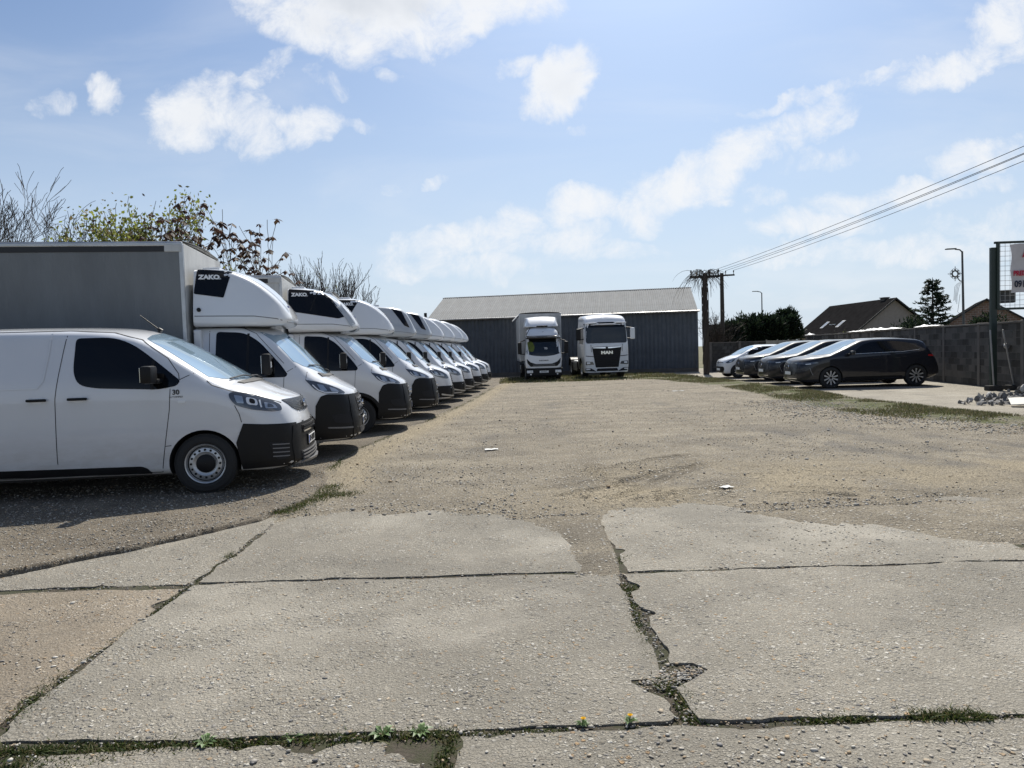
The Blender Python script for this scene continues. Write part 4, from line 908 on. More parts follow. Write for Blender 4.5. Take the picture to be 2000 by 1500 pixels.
# utility poles and wires
def tpole(loc, h, r_, label, arm, rz):
    t = thing('utility_pole', label, 'pole', loc, rz)
    MB().cyl((0, 0, -.2), (0, 0, h), r_, r_*.72, 12).obj('shaft', M['wood_pole'], t); MB().box((0, 0, h - .18), (arm, .12, .12), bev=.01).obj('crossarm', M['chassis'], t)
    for k in range(4):
        x = (k/3 - .5)*arm*.92; MB().cyl((x, 0, h - .12), (x, 0, h + .05), .022, n=6).lathe([(.02, h + .02), (.05, h + .05), (.035, h + .10), (.05, h + .13), (.02, h + .18), (.001, h + .18)], 'z', (x, 0, 0), 8).obj('insulator', M['chassis'], t)
    return t
PA, PB = Vector((16.4, 55., 0)), Vector((22., 8., 0))
tpole(PA, 7.05, .19, 'bare concrete utility pole with crossarm carrying the wires behind the low wall', 1.9, R(-12)); tpole(PB, 9.7, .19, 'utility pole beyond the right edge where the wires end', 1.9, R(-12))
vine = tpole(Vector((10.12, 36.9, 0)), 5.25, .155, 'stocky pole overgrown with dead vines at the shed corner', 1.5, R(-6))
vb = MB()
for k in range(150):
    a = random.uniform(0, 6.28); x0 = random.uniform(-.55, .5); z0 = 5.2 + random.uniform(-.2, .25); L = abs(random.gauss(.7, .45)); p = Vector((x0 + .1*math.cos(a), .12*math.sin(a), z0)); pts = [p]; dv = Vector((random.gauss(0, .25) + x0*.4, random.gauss(0, .2), random.uniform(.0, .5)))
    for i in range(5): dv = (dv + Vector((random.gauss(0, .12), random.gauss(0, .12), -.38))).normalized(); p = p + dv*L/5; pts.append(p)
    vb.tube(pts, [.014, .012, .010, .008, .006, .004], 4, False)
for k in range(60):
    z = random.uniform(.1, 4.2); a = random.uniform(0, 6.28); pts = [Vector((math.cos(a + i*.25)*.165, math.sin(a + i*.25)*.165, z + i*.22)) for i in range(6)]; vb.tube(pts, .018, 4, False)
vo = vb.obj('dead_vines', simple('dead_vine', (.055, .042, .03), .9), vine); vo['kind'] = 'stuff'
def wire(a, b, sag, r_, label):
    pts = [a.lerp(b, i/28) - Vector((0, 0, sag*4*(i/28)*(1 - i/28))) for i in range(29)]; o = MB().tube(pts, r_, 4).obj('overhead_wire', M['chassis']); tag(o, label, 'wire', 'wires between the poles')
ca, sa = math.cos(R(-12)), math.sin(R(-12))
for k, (sg_, lb) in enumerate(((.9, 'lowest of the overhead wires on the right'), (1.05, 'second lowest of the overhead wires on the right'), (1.0, 'second highest overhead wire on the right'), (1.15, 'highest of the overhead wires on the right'))):
    x = (k/3 - .5)*1.9*.92; dz_ = (0, .1, .55, .65)[k]; wire(PA + Vector((x*ca, x*sa, 7.22)), PB + Vector((x*ca, x*sa, 9.9 + dz_*.6)), sg_*.5, .013, lb)
wire(Vector((10.8, 36.8, 5.45)), PA + Vector((-.87*ca, -.87*sa, 7.2)), .35, .012, 'short slack wire from the vine pole to the bare pole')
# street lamps
M['lamp_grey'] = simple('lamp_post_grey', (.07, .072, .075), .6, var=.2)
def lamp(loc, h, label, lean=0.):
    t = thing('street_lamp', label, 'street lamp', loc); t.rotation_euler = (0, lean, 0)
    MB().cyl((0, 0, 0), (0, 0, h), .085, .055, 10).obj('post', M['lamp_grey'], t); MB().tube([(0, 0, h - .05), (-.15, 0, h + .10), (-.45, 0, h + .15)], .04, 6).obj('arm', M['lamp_grey'], t); MB().box((-.72, 0, h + .18), (.62, .22, .07), bev=.02).obj('lamp_head', M['dark_steel'], t)
    return t
lamp((27.6, 78, 0), 7.1, 'distant slim street lamp above the dark evergreen trees')
lp = lamp((28.7, 45, 0), 6.95, 'street lamp with a star decoration, right of the conifer', R(-1.0))
M['decor'] = simple('decoration_frame', (.10, .10, .10), .5)
dc = thing('star_decoration', 'snowflake star light decoration with hanging strings on the street lamp', 'decoration', (28.1, 44.95, 5.55)); fb = MB()
for k in range(8):
    a = k*math.pi/4; c, s_ = math.cos(a), math.sin(a); d1 = Vector((c, 0, s_)); d2 = Vector((-s_, 0, c))
    fb = MB().cyl(d1*.14, d1*(.46 if k % 2 == 0 else .33), .022, n=5)
    for q in (-1, 1): fb.cyl(d1*.24, d1*.33 + d2*q*.10, .018, n=5)
    fb.obj('ray', M['decor'], dc)
MB().tube([(math.cos(i*math.pi/10)*.19, 0, math.sin(i*math.pi/10)*.19) for i in range(21)], .05, 6).obj('ring', M['decor'], dc); MB().tube([(.1, 0, -.2), (.3, 0, -.45), (.52, 0, -.5)], .03, 6).obj('bracket', M['decor'], dc)
for k in range(4): MB().tube([(.45 - k*.1, 0, -.45 - k*.05), (.25 - k*.09, 0, -.8), (.12 - k*.07, 0, -1.4 - .1*k), (.10 - k*.06, 0, -1.9 + .12*k)], .011, 4).obj('light_string', M['decor'], dc)
MB().tube([(.3, 0, -1.3), (.2, 0, -2.1), (.15, 0, -2.4), (.3, 0, -2.5), (.6, 0, -2.5)], .011, 4).obj('cable', M['decor'], dc)

# houses
M['roof_tile'] = simple('dark_roof_tile', (.019, .0182, .0185), .95, spec=0., var=.3, vscale=1.5, bump=.8, bscale=9); M['render'] = simple('house_render', (.30, .26, .23), .9, var=.15); M['brick'] = None
def brick_mat():
    m_, t, b = new_mat('brick_gable'); pos = t.new('ShaderNodeTexCoord').outputs['Object']; sp = t.new('ShaderNodeSeparateXYZ'); t.put(sp.inputs[0], pos); cb_ = t.new('ShaderNodeCombineXYZ'); t.put(cb_.inputs[0], t.m('ADD', sp.outputs[0], sp.outputs[1])); t.put(cb_.inputs[1], sp.outputs[2])
    n = t.new('ShaderNodeTexBrick'); t.put(n.inputs['Vector'], cb_.outputs[0]); n.inputs['Color1'].default_value = (.25, .15, .11, 1); n.inputs['Color2'].default_value = (.19, .12, .09, 1); n.inputs['Mortar'].default_value = (.33, .28, .25, 1); n.inputs['Scale'].default_value = 1.; n.inputs['Brick Width'].default_value = .6; n.inputs['Row Height'].default_value = .3; n.inputs['Mortar Size'].default_value = .03
    t.put(b.inputs['Base Color'], n.outputs[0]); b.inputs['Roughness'].default_value = .9; return m_
M['brick'] = brick_mat()
def house(loc, rz, L, hw, ez, rz_, wallm, label, chim=None, sky=(), oh=.5):
    """ridge along local +y from y = 0 (near gable) to L"""
    t = thing('house', label, 'house', loc, rz)
    MB().prism([(-hw, 0), (hw, 0), (hw, ez), (0, rz_ - .12), (-hw, ez)], 0, L, 'xz').obj('wall', wallm, t)
    sl = (rz_ - ez)/hw; e = hw + oh
    for sg in (-1, 1): 
        o = MB().prism([(0, rz_ - .1), (sg*e, rz_ - .1 - sl*e), (sg*e, rz_ + .1 - sl*e), (0, rz_ + .1)], -oh, L + oh, 'xz').obj('roof', M['roof_tile'], t)
        MB().prism([(0, rz_ - .12), (sg*e, rz_ - .12 - sl*e), (sg*e, rz_ + .13 - sl*e), (0, rz_ + .13)], -oh - .06, -oh - .002, 'xz').obj('verge_board', M['chassis'], o)
    if chim: 
        x, y, h, w_ = chim; o = MB().box((x, y, h - .6), (w_, w_*1.2, 1.6)).obj('chimney', M['mortar'], t); MB().box((x, y, h + .22), (w_*1.25, w_*1.5, .10)).obj('chimney_cap', M['concrete'], o)
    for (y, u, w_, h) in sky:   # roof windows on the left slope
        c = Vector((-u, y, rz_ + .10 - sl*u)); rot = Matrix.Rotation(-math.atan(sl), 3, 'Y'); o = MB().box(c, (h, w_, .10), rot, .01).obj('roof_window', M['galv'], t); MB().box(c + rot @ Vector((0, 0, .055)), (h*.8, w_*.8, .012), rot).obj('pane', M['windscreen_flat'], o)
    return t
M['windscreen_flat'] = simple('window_glass', (.05, .06, .07), .03, spec=1., coat=1.)
house((52.3, 97, 0), R(3.), 17, 5.6, 2.7, 7.15, M['render'], 'house with steep dark tiled roof, skylights and pale gable behind the wall', (.0, 2.2, 7.2, .75), [(6.6, 4.0, .9, 1.5), (11.2, 4.0, .9, 1.5)])
dm = thing('dormer_window', 'white framed window between the skylights of the dark roof', 'window', (47.8, 105.7, 3.0)); 
for z in (0, .5, 1.1): MB().box((0, 0, z), (.12, 1.9, .09)).obj('bar', M['sheet'], dm)
for y in (-.9, 0, .9): MB().box((0, y, .55), (.12, .09, 1.2)).obj('bar', M['sheet'], dm)
MB().box((.03, 0, .55), (.04, 1.8, 1.1)).obj('pane', M['windscreen_flat'], dm)
house((64.2, 96, 0), R(-28), 13, 6.2, 2.4, 6.6, M['brick'], 'brick-gabled house with chimney beyond the star lamp', (2.6, 2.5, 7.5, 1.7))
house((36.5, 96, 0), R(80), 9, 4., 1.9, 4.3, M['brick'], 'low brown tiled roof left of the dark-roofed house')
house((80, 92, 0), R(-10), 9, 5, 2., 5.4, M['render'], 'low house behind the banner frame at the right edge', (-2.5, 1.5, 6.6, 1.6))

# banner frame
fr = thing('banner_stand', 'dark green steel frame with wire mesh that carries the banner', 'frame', (13.52, 20.02, 0), R(-2))
MB().box((.06, 0, 2.0), (.16, .10, 4.0), bev=.01).obj('post', M['dark_steel'], fr); 
FX0, FX1, FZ0, FZ1 = .14, 4.6, 2.28, 4.13
MB().box((.15, -.06, (FZ0 + FZ1)/2), (.07, .07, FZ1 - FZ0), bev=.006).obj('frame_upright', M['dark_steel'], fr); MB().box((FX1, -.02, (FZ0 + FZ1)/2), (.07, .07, FZ1 - FZ0), bev=.006).obj('frame_upright', M['dark_steel'], fr)
for z in (FZ0, FZ1): MB().box(((FX0 + FX1)/2, -.02, z), (FX1 - FX0 + .12, .062, .062), bev=.006).obj('frame_rail', M['dark_steel'], fr)
MB().box((FX1, 0, 1.0), (.2, .14, 2.0)).obj('post', M['dark_steel'], fr)
x = FX0 + .1
while x < FX1: MB().cyl((x, -.02, FZ0), (x, -.02, FZ1), .0055, n=5).obj('mesh_wire', M['galv'], fr); x += .135
z = FZ0 + .1
while z < FZ1: MB().cyl((FX0, -.02, z), (FX1, -.02, z), .0055, n=5).obj('mesh_wire', M['galv'], fr); z += .137
M['banner'] = simple('banner_cloth', (.55, .52, .52), .8, var=.12, vscale=3); M['banner_red'] = simple('banner_red', (.42, .02, .05), .7); M['banner_ink'] = simple('banner_ink', (.02, .025, .05), .7)
bn = thing('banner', 'grey-white cloth banner with red and black lettering on the mesh frame', 'banner', (13.52, 20.02, 0), R(-2)); bx0, bx1, bz0, bz1 = .50, 4.2, 2.71, 4.06; V_ = []
for i in range(40):
    for j in range(14): xx_ = bx0 + (bx1 - bx0)*i/39; zz_ = bz0 + (bz1 - bz0)*j/13; V_.append((xx_ + .02*math.sin(j*.8)*(i == 0), -.075 - .012*math.sin(i*1.1 + j*.3) - .01*float(fbm(xx_, zz_, 3., 3)), zz_ + .02*math.sin(i*.55)*(j in (0, 13))))
F_ = [(i*14 + j, i*14 + j + 1, (i + 1)*14 + j + 1, (i + 1)*14 + j) for i in range(39) for j in range(13)]; k = len(V_); F_ += [tuple(k + q for q in f[::-1]) for f in F_]
mesh_obj('cloth', V_ + [(a, b + .004, c) for a, b, c in V_], F_, M['banner'], bn, True)
for s_, sz_, x, z, m_ in (('A', .33, .80, 3.80, 'banner_red'), ('PRED', .185, .55, 3.25, 'banner_red'), ('091', .25, .58, 2.95, 'banner_ink')): text('banner_lettering', s_, sz_, M[m_], bn, (x, -.104, z), (R(90), 0, 0), align='LEFT', bold=.009, sx=.8)
# portable fence feet, thin props, meter box
def prop(x, y, lean, label):
    t = thing('weighted_prop', label, 'prop', (x, y, 0)); autosmooth(MB().box((0, 0, .08), (.42, .24, .15), bev=.04).obj('concrete_foot', M['block'], t), 40); MB().cyl((0, 0, .12), (lean, .05, 1.7), .022, n=6).obj('pole', M['galv'], t)
prop(13.42, 19.75, -.07, 'concrete foot with thin pole in front of the banner post'); prop(13.98, 19.75, -.28, 'concrete foot with leaning thin pole right of the banner post')
mbx = thing('meter_box', 'small grey meter box on a post against the wall below the banner', 'box', (14.35, 20.0, 0)); MB().box((0, 0, .55), (.06, .06, 1.1)).obj('post', M['chassis'], mbx); MB().box((-.06, -.06, .86), (.28, .14, .24), bev=.015).obj('box', M['galv2'] if 'galv2' in M else M['galv'], mbx); MB().cyl((.22, 0, 0), (.22, 0, 1.15), .04, n=8).obj('post', M['chassis'], mbx)
MB().tube([(-.32, 0, 1.25), (-.3, -.02, .95), (-.28, 0, .55), (-.26, 0, .2)], .02, 5).obj('cable', M['chassis'], mbx); MB().cyl((-.40, -.03, 1.24), (-.40, .03, 1.24), .075, n=12).obj('socket', M['galv'], mbx)

# rubble heap
M['rubble'] = simple('rubble', (.15, .145, .14), .95, var=.4, vscale=6, bump=.6); M['rubble_pale'] = simple('rubble_pale', (.40, .385, .36), .95, var=.3, vscale=6, bump=.6); M['board'] = simple('pale_board', (.60, .57, .50), .7, var=.15)
rubble_base = []; lumps = []
for k in range(6):
    bm = bmesh.new(); bmesh.ops.create_icosphere(bm, subdivisions=1, radius=1.)
    for v in bm.verts: v.co *= random.uniform(.5, 1.3); v.co.z *= .5
    me = bpy.data.meshes.new('rubble_lump'); bm.to_mesh(me); bm.free(); me.materials.append(M['rubble' if k % 3 else 'rubble_pale']); lumps.append(me)
heap = thing('rubble_heap', 'heap of broken concrete rubble on the apron at the right edge', 'rubble', (12.1, 15.9, 0))
for k in range(290):
    a = random.uniform(0, 6.283); r_ = random.random()**.6; x, y = math.cos(a)*r_*2.0, math.sin(a)*r_*.85; h = max(0, .50*(1 - r_**1.2)); s_ = random.choice((.04, .05, .06, .075, .1))
    o = bpy.data.objects.new('rubble_lump', random.choice(lumps)); COL.objects.link(o); o.parent = heap; o.location = (x, y, max(.02, h*random.uniform(.55, 1.)) + s_*.2); o.scale = (s_*random.uniform(.8, 1.5), s_, s_*random.uniform(.5, 1.)); o.rotation_euler = [random.uniform(0, 6.28) for _ in range(3)]
hm = MB(); m_ = 12
Vh = [(math.cos(j*2*math.pi/20)*(i/8)*1.7, math.sin(j*2*math.pi/20)*(i/8)*.7, .40*(1 - (i/8)**1.2)*.8 - .03 + .06*random.random()) for i in range(9) for j in range(20)]
mesh_obj('rubble_core', Vh, [(i*20 + j, (i + 1)*20 + j, (i + 1)*20 + (j + 1) % 20, i*20 + (j + 1) % 20) for i in range(8) for j in range(20)], M['rubble'], heap)
for (x, y, z, w_, d_, r3, lb) in ((11.0, 14.9, .14, .9, .45, (.25, -.05, -.5), 'pale broken board leaning on the rubble, the left one'), (11.7, 14.75, .2, .8, .4, (.4, .1, .2), 'pale broken board on the rubble at the right edge')):
    o = MB().box((0, 0, 0), (w_, d_, .02), bev=.004).obj('broken_board', M['board']); o.location = (x, y, z); o.rotation_euler = r3; tag(o, lb, 'board')
# ------------------------------------------------------------------ the near panel van
def panel_van():
    t = thing('panel_van', 'white panel van nearest the camera, with black bumper and steel wheels, no box body', 'van', (-3.52, 8.69, .042), R(7.5))
    K = dict(zb=[(0, .27), (.1, .235), (.35, .21), (.6, .22), (6, .24)], zt=[(0, .985), (.06, 1.015), (.2, 1.075), (.45, 1.17), (.66, 1.245), (.70, 1.262), (.9, 1.385), (1.2, 1.565), (1.55, 1.75), (1.75, 1.825), (2.0, 1.868), (2.5, 1.895), (3.2, 1.905), (4.8, 1.88), (4.96, 1.84)],
             w=[(0, .05), (.008, .22), (.02, .38), (.045, .53), (.08, .63), (.13, .71), (.2, .775), (.28, .82), (.38, .86), (.6, .915), (.95, .945), (1.4, .955), (4.7, .95), (4.9, .93), (4.96, .89)],
             zs=[(0, .75), (.3, .92), (.6, 1.06), (1.0, 1.16), (1.5, 1.2), (5, 1.22)], crown=[(0, .04), (.3, .06), (.66, .08), (.72, .10), (.97, .17), (1.3, .15), (1.7, .10), (2.2, .075), (5, .07)], tum=[(0, .3), (.6, .28), (1., .27), (1.6, .25), (2.2, .22), (5, .2)],
             ins=[(0, .05), (.4, .09), (.68, .10), (1., .04), (1.8, .03), (5, .03)], rt=[(0, .08), (.5, .10), (.8, .05), (1.5, .07), (2, .10), (5, .11)], rb=[(0, .06), (.5, .08), (5, .10)])
    B = Body(1.01, 4.96, K, setback=[(.2, .06), (.28, .0), (.42, .015), (.55, .02), (.68, .03), (.80, .065), (.9, .09), (1.0, .13), (1.1, .2)], stations=[.68, .72])
    B.obj('body', M['white'], t, [(0, .33), (-3.27, .33)], .375, .36, .95)
    # glazing
    sw = rpoly([(-1.30, 1.745), (-.92, 1.745), (-.70, 1.655), (-.40, 1.41), (-.22, 1.255), (-.25, 1.20), (-.44, 1.165), (-1.08, 1.20), (-1.25, 1.24), (-1.31, 1.38)], [.05, .12, .15, .1, .02, .04, .06, .1, .1, .1])
    for o in B.patch2('side_window', sw, M['glass_tint'], t, off=.004, step=.07): pass
    for v in 'RL': B.ribbon('window_divider', [(-.50, 1.17), (-.52, 1.30), (-.50, 1.48)], v, .035, M['plastic'], t, off=.008)
    ws = [(.335, 0), (.325, .25), (.27, .5), (.16, .68), (.04, .80), (-.12, .765), (-.34, .715), (-.55, .67), (-.64, .63), (-.665, .4), (-.675, 0)]
    ws = ws + [(a, -b) for a, b in ws[-2:0:-1]]
    B.patch('windscreen', ws, 'T', M['windscreen'], t, off=.004, step=.09)
    B.patch('scuttle_panel', [(.36, -.55), (.40, -.3), (.415, 0), (.40, .3), (.36, .55), (.30, .6), (.335, .3), (.34, 0), (.335, -.3), (.30, -.6)], 'T', M['plastic'], t, off=.010, step=.1)
    wiper(t, B, (.33, .05), (.22, -.62)); wiper(t, B, (.32, .60), (.30, .05))
    # black lower front
    bm_ = rpoly([(.415, .755), (.60, .735), (1.2, .70), (1.2, .12), (.40, .12), (.36, .40), (.335, .545)], [.01, .05, 0, 0, 0, .05, .01])
    bump = B.patch2('bumper', [p for p in bm_], M['plastic'], t, off=.007, step=.05)
    fr = B.patch('bumper_face', rpoly([(-.64, .70), (.64, .70), (.68, .5), (.64, .20), (-.64, .20), (-.68, .5)], .05), 'F', M['plastic'], t, off=.012, step=.06)
    for i, z in enumerate((.655, .625, .595)): B.patch('grille_slat', rpoly([(-.42, z - .009), (.42, z - .009), (.42, z + .009), (-.42, z + .009)], .006), 'F', M['chrome' if i == 2 else 'plastic'], t, off=.032, step=.1)
    for z in (.36, .325, .29, .258): B.patch('grille_slat', rpoly([(-.50, z - .007), (.50, z - .007), (.50, z + .007), (-.50, z + .007)], .005), 'F', M['alu_grey'], t, off=.030, step=.1)
    B.patch('upper_intake', rpoly([(-.44, .67), (.44, .67), (.42, .575), (-.42, .575)], .02), 'F', M['gap'], t, off=.018, step=.08)
    B.patch('lower_intake', rpoly([(-.53, .375), (.53, .375), (.50, .245), (-.50, .245)], .03), 'F', M['gap'], t, off=.016, step=.08)
    lip = MB(); pts = [(.80, -.72, .275), (.95, -.55, .262), (1.04, -.3, .256), (1.075, 0, .254), (1.04, .3, .256), (.95, .55, .262), (.80, .72, .275)]
    for a, b in zip(pts[:-1], pts[1:]): lip.add([Vector(a), Vector(b), Vector(b) + Vector((-.16, 0, -.006)), Vector(a) + Vector((-.16, 0, -.006)), Vector(a) + Vector((-.012, 0, -.03)), Vector(b) + Vector((-.012, 0, -.03)), Vector(b) + Vector((-.16, 0, -.03)), Vector(a) + Vector((-.16, 0, -.03))], [(0, 1, 2, 3), (0, 4, 5, 1), (4, 7, 6, 5)])
    lip.obj('lip_spoiler', M['alu_grey'], t)
    for o in B.patch2('fog_recess', rpoly([(.66, .53), (.82, .51), (.86, .33), (.74, .32)], .03), M['gap'], t, off=.011, step=.05): pass
    for z in (.50, .455, .41, .365):
        for v in 'RL': B.ribbon('fog_slat', [(.70, z), (.86, z - .012)], v, .012, M['alu_grey'], t, off=.016)
    # lamps
    for v, sg in (('R', -1), ('L', 1)):
        h = B.patch('headlight', rpoly([(.272, 1.095), (.33, 1.108), (.48, 1.062), (.66, 1.005), (.775, .935), (.80, .868), (.70, .868), (.50, .905), (.34, .965), (.285, 1.04)], [.03, .03, .05, .05, .03, .03, .03, .05, .04, .03]), v, M['lamp'], t, off=.008, step=.04)
        B.patch('lamp_chamber', rpoly([(.325, 1.072), (.41, 1.052), (.43, .975), (.36, .985)], .012), v, M['reflector'], h, off=.011, step=.04)
        B.patch('lamp_chamber', rpoly([(.44, 1.045), (.55, 1.01), (.57, .94), (.46, .965)], .03), v, M['lampw'], h, off=.011, step=.04)
        B.patch('lamp_chamber', rpoly([(.475, 1.03), (.53, 1.01), (.54, .96), (.485, .975)], .03), v, M['gap'], h, off=.014, step=.04)
        B.patch('lamp_chamber', rpoly([(.62, .975), (.72, .94), (.755, .895), (.64, .905)], .015), v, M['reflector'], h, off=.011, step=.04)
        B.patch('lamp_chamber', rpoly([(.655, .957), (.70, .94), (.72, .912), (.66, .915)], .012), v, M['lamp'], h, off=.014, step=.04)
        B.ribbon('lamp_strip', [(.575, 1.0), (.59, .95), (.60, .92)], v, .014, M['lampw'], h, off=.012)
        B.patch('side_repeater', rpoly([(-.245, 1.01), (-.165, 1.01), (-.165, 1.04), (-.245, 1.04)], .015), v, M['lampw'], t, off=.008)
        # panel joints
        for path in ([(-.45, .26), (-.40, .55), (-.335, .95), (-.32, 1.17)], [(-1.50, .40), (-1.485, 1.1), (-1.42, 1.6), (-1.385, 1.83)], [(-.40, .545), (-.335, .55)], [(.40, .77), (.38, .86), (.335, .96)], [(.045, 1.24), (.10, 1.19), (.30, 1.115), (.50, 1.07), (.70, .99), (.78, .955)], [(-.245, 1.255), (-.09, 1.33)], [(-.45, .262), (-2.9, .262)], [(-1.385, 1.83), (-.95, 1.80), (-.66, 1.715), (-.36, 1.50), (-.24, 1.33), (-.23, 1.27)], [(-1.385, 1.83), (-4.8, 1.83)], [(-2.86, .40), (-2.85, 1.83)]):
            B.ribbon('panel_gap', path, v, .007, M['gap'], t, off=.0025)
        B.patch('rub_strip', rpoly([(-2.85, .365), (-.66, .335), (-.60, .31), (-.56, .255), (-2.85, .285)], [.01, .03, .03, .01, .01]), v, M['plastic'], t, off=.010, step=.12)
        for hx in (-1.66, -1.255):
            B.patch('handle_recess', rpoly([(hx - .06, 1.055), (hx + .06, 1.055), (hx + .05, 1.135), (hx - .05, 1.135)], .04), v, M['white_clean'], t, off=-.002 + .004)
            p, n_ = B._ray(v, hx, 1.093); MB().box(p + n_*.028, (.20, .026, .030), bev=.012).obj('door_handle', M['plastic'], t)
        B.ribbon('pressed_line', [(-1.55, 1.80), (-1.56, 1.60), (-1.60, 1.30), (-1.66, 1.22), (-2.8, 1.22)], v, .014, M['white_clean'], t, off=.007)
        p, n_ = B._ray(v, -.49, 1.30); mirror(t, -.47, p.y + sg*.0, 1.33, .19, .20, style='low')
    # grille with emblem
    B.patch('grille', rpoly([(-.60, .985), (.60, .985), (.50, .88), (.34, .835), (-.34, .835), (-.50, .88)], [.02, .02, .06, .08, .08, .06]), 'F', M['grille_mesh'], t, off=.008, step=.05)
    p, n_ = B._ray('F', 0, .91); text('emblem', 'FIAT', .115, M['chrome'], t, (p.x + .03, 0, .91), (R(78), 0, R(90)), sx=.62, ext=.006, bold=.002)
    plate(t, B, .475, 'BT·458HH')
    p, n_ = B._ray('R', -.27, 1.12); text('fender_lettering', '30', .075, M['decal_black'], t, (-.262, p.y - .003, 1.128), (R(90), 0, 0), bold=.002); text('fender_lettering', 'AUTOIMPEX', .026, M['decal_black'], t, (-.262, p.y - .003, 1.078), (R(90), 0, 0))
    MB().cyl((-.70, 0, 1.83), (-.73, 0, 1.865), .035, .02).cyl((-.73, 0, 1.86), (-.93, 0, 2.03), .009, .005).obj('antenna', M['plastic'], t)
    MB().box((-1.6, 0, .28), (3.6, 1.5, .16)).obj('underbody', M['chassis'], t)
    for x in (0, -3.27):
        for sg in (-1, 1): wheel(t, x, sg*.94, .33, .215, rim=.655)
    MB().box((0, 0, .33), (.12, 1.6, .12)).obj('axle', M['chassis'], t)
    return t
M['alu_grey'] = simple('grey_plastic_trim', (.16, .16, .165), .35)
def mesh_grille():
    m_, t, b = new_mat('grille_mesh'); pos = t.new('ShaderNodeTexCoord').outputs['Object']; v = t.vor(t.scale(pos, (.2, 1, 1.6)), 34., rand=.15)
    f = t.ramp(v.outputs['Distance'], .32, .46); t.put(b.inputs['Base Color'], t.mix(f, (.003, .003, .003), (.018, .018, .02))); b.inputs['Roughness'].default_value = .3; t.put(b.inputs['Normal'], t.bump(f, 1., .02)); return m_
M['grille_mesh'] = mesh_grille()
panel_van()

# ------------------------------------------------------------------ box vans
def box_body(t, x0, L, zb, zt, hw, tarp, side_only=False):
    """curtain-sided box: rear of cab at x0"""
    n = 40; xs_ = np.linspace(x0 - .03, x0 - L + .03, n); zs_ = np.linspace(zb + .10, zt - .13, 10)
    for sg in (-1, 1):
        V_ = [(x, sg*(hw + .012*math.sin(i*.9 + sg)*math.sin(math.pi*j/9) + .008*float(fbm(x, z, 1.6, 3))), z) for i, x in enumerate(xs_) for j, z in enumerate(zs_)]
        V_ += [(x, sg*(hw - .02), z) for x, _, z in V_]; k = n*10
        F_ = [(i*10 + j, i*10 + j + 1, (i + 1)*10 + j + 1, (i + 1)*10 + j) for i in range(n - 1) for j in range(9)]; F_ += [tuple(k + q for q in f[::-1]) for f in F_]
        mesh_obj('side_curtain', V_, F_, tarp, t, True)
        MB().box((x0 - L/2, sg*(hw - .005), zt - .095), (L - .22, .035, .075), bev=.004).obj('gap_shade_strip', M['gap_shade'], t)  # black strip paints in the gap and shadow under the roof edge
        MB().box((x0 - L/2, sg*(hw - .02), zt - .03), (L - .0, .06, .07), bev=.02).obj('roof_rail', M['alu'], t)
        MB().box((x0 - L/2, sg*(hw - .02), zb + .05), (L, .06, .12), bev=.01).obj('side_rail', M['alu'], t)
        for xx_ in (x0 - .02, x0 - L + .03): MB().box((xx_, sg*(hw - .015), (zb + zt)/2), (.055, .045, zt - zb - .05), bev=.015).obj('corner_post', M['alu'], t)
        MB().box((x0 - .12, sg*(hw - .003), zt - .085), (.22, .045, .10), bev=.01).obj('corner_cap', M['tarp_light'], t)
    MB().box((x0 - .015, 0, (zb + zt)/2), (.04, 2*hw - .08, zt - zb - .03), bev=.01).obj('front_wall', M['tarp_light'], t)
    rf = []; m_ = 9
    for i in range(24):
        for j in range(m_): y = (j/(m_ - 1) - .5)*2*(hw - .03); rf.append((x0 - L*i/23, y, zt + .012 + .04*(1 - (y/hw)**2) + .012*math.cos(i*2.1)*(1 - (y/hw)**2)))
    q = len(rf); F_ = [(i*m_ + j, i*m_ + j + 1, (i + 1)*m_ + j + 1, (i + 1)*m_ + j) for i in range(23) for j in range(m_ - 1)]
    mesh_obj('roof_sheet', rf + [(a, b, c - .03) for a, b, c in rf], F_ + [tuple(q + k for k in f[::-1]) for f in F_], M['tarp_light'], t, True)
    MB().box((x0 - L + .02, 0, (zb + zt)/2), (.05, 2*hw - .08, zt - zb - .05), bev=.01).obj('rear_doors', M['white_clean'], t)
    MB().box((x0 - L/2, 0, zb), (L, 2*hw - .1, .10)).obj('floor', M['chassis'], t)
    for sg in (-1, 1): MB().box((x0 - L/2 + .4, sg*.4, zb - .16), (L + 1., .09, .20)).obj('chassis_rail', M['chassis'], t)

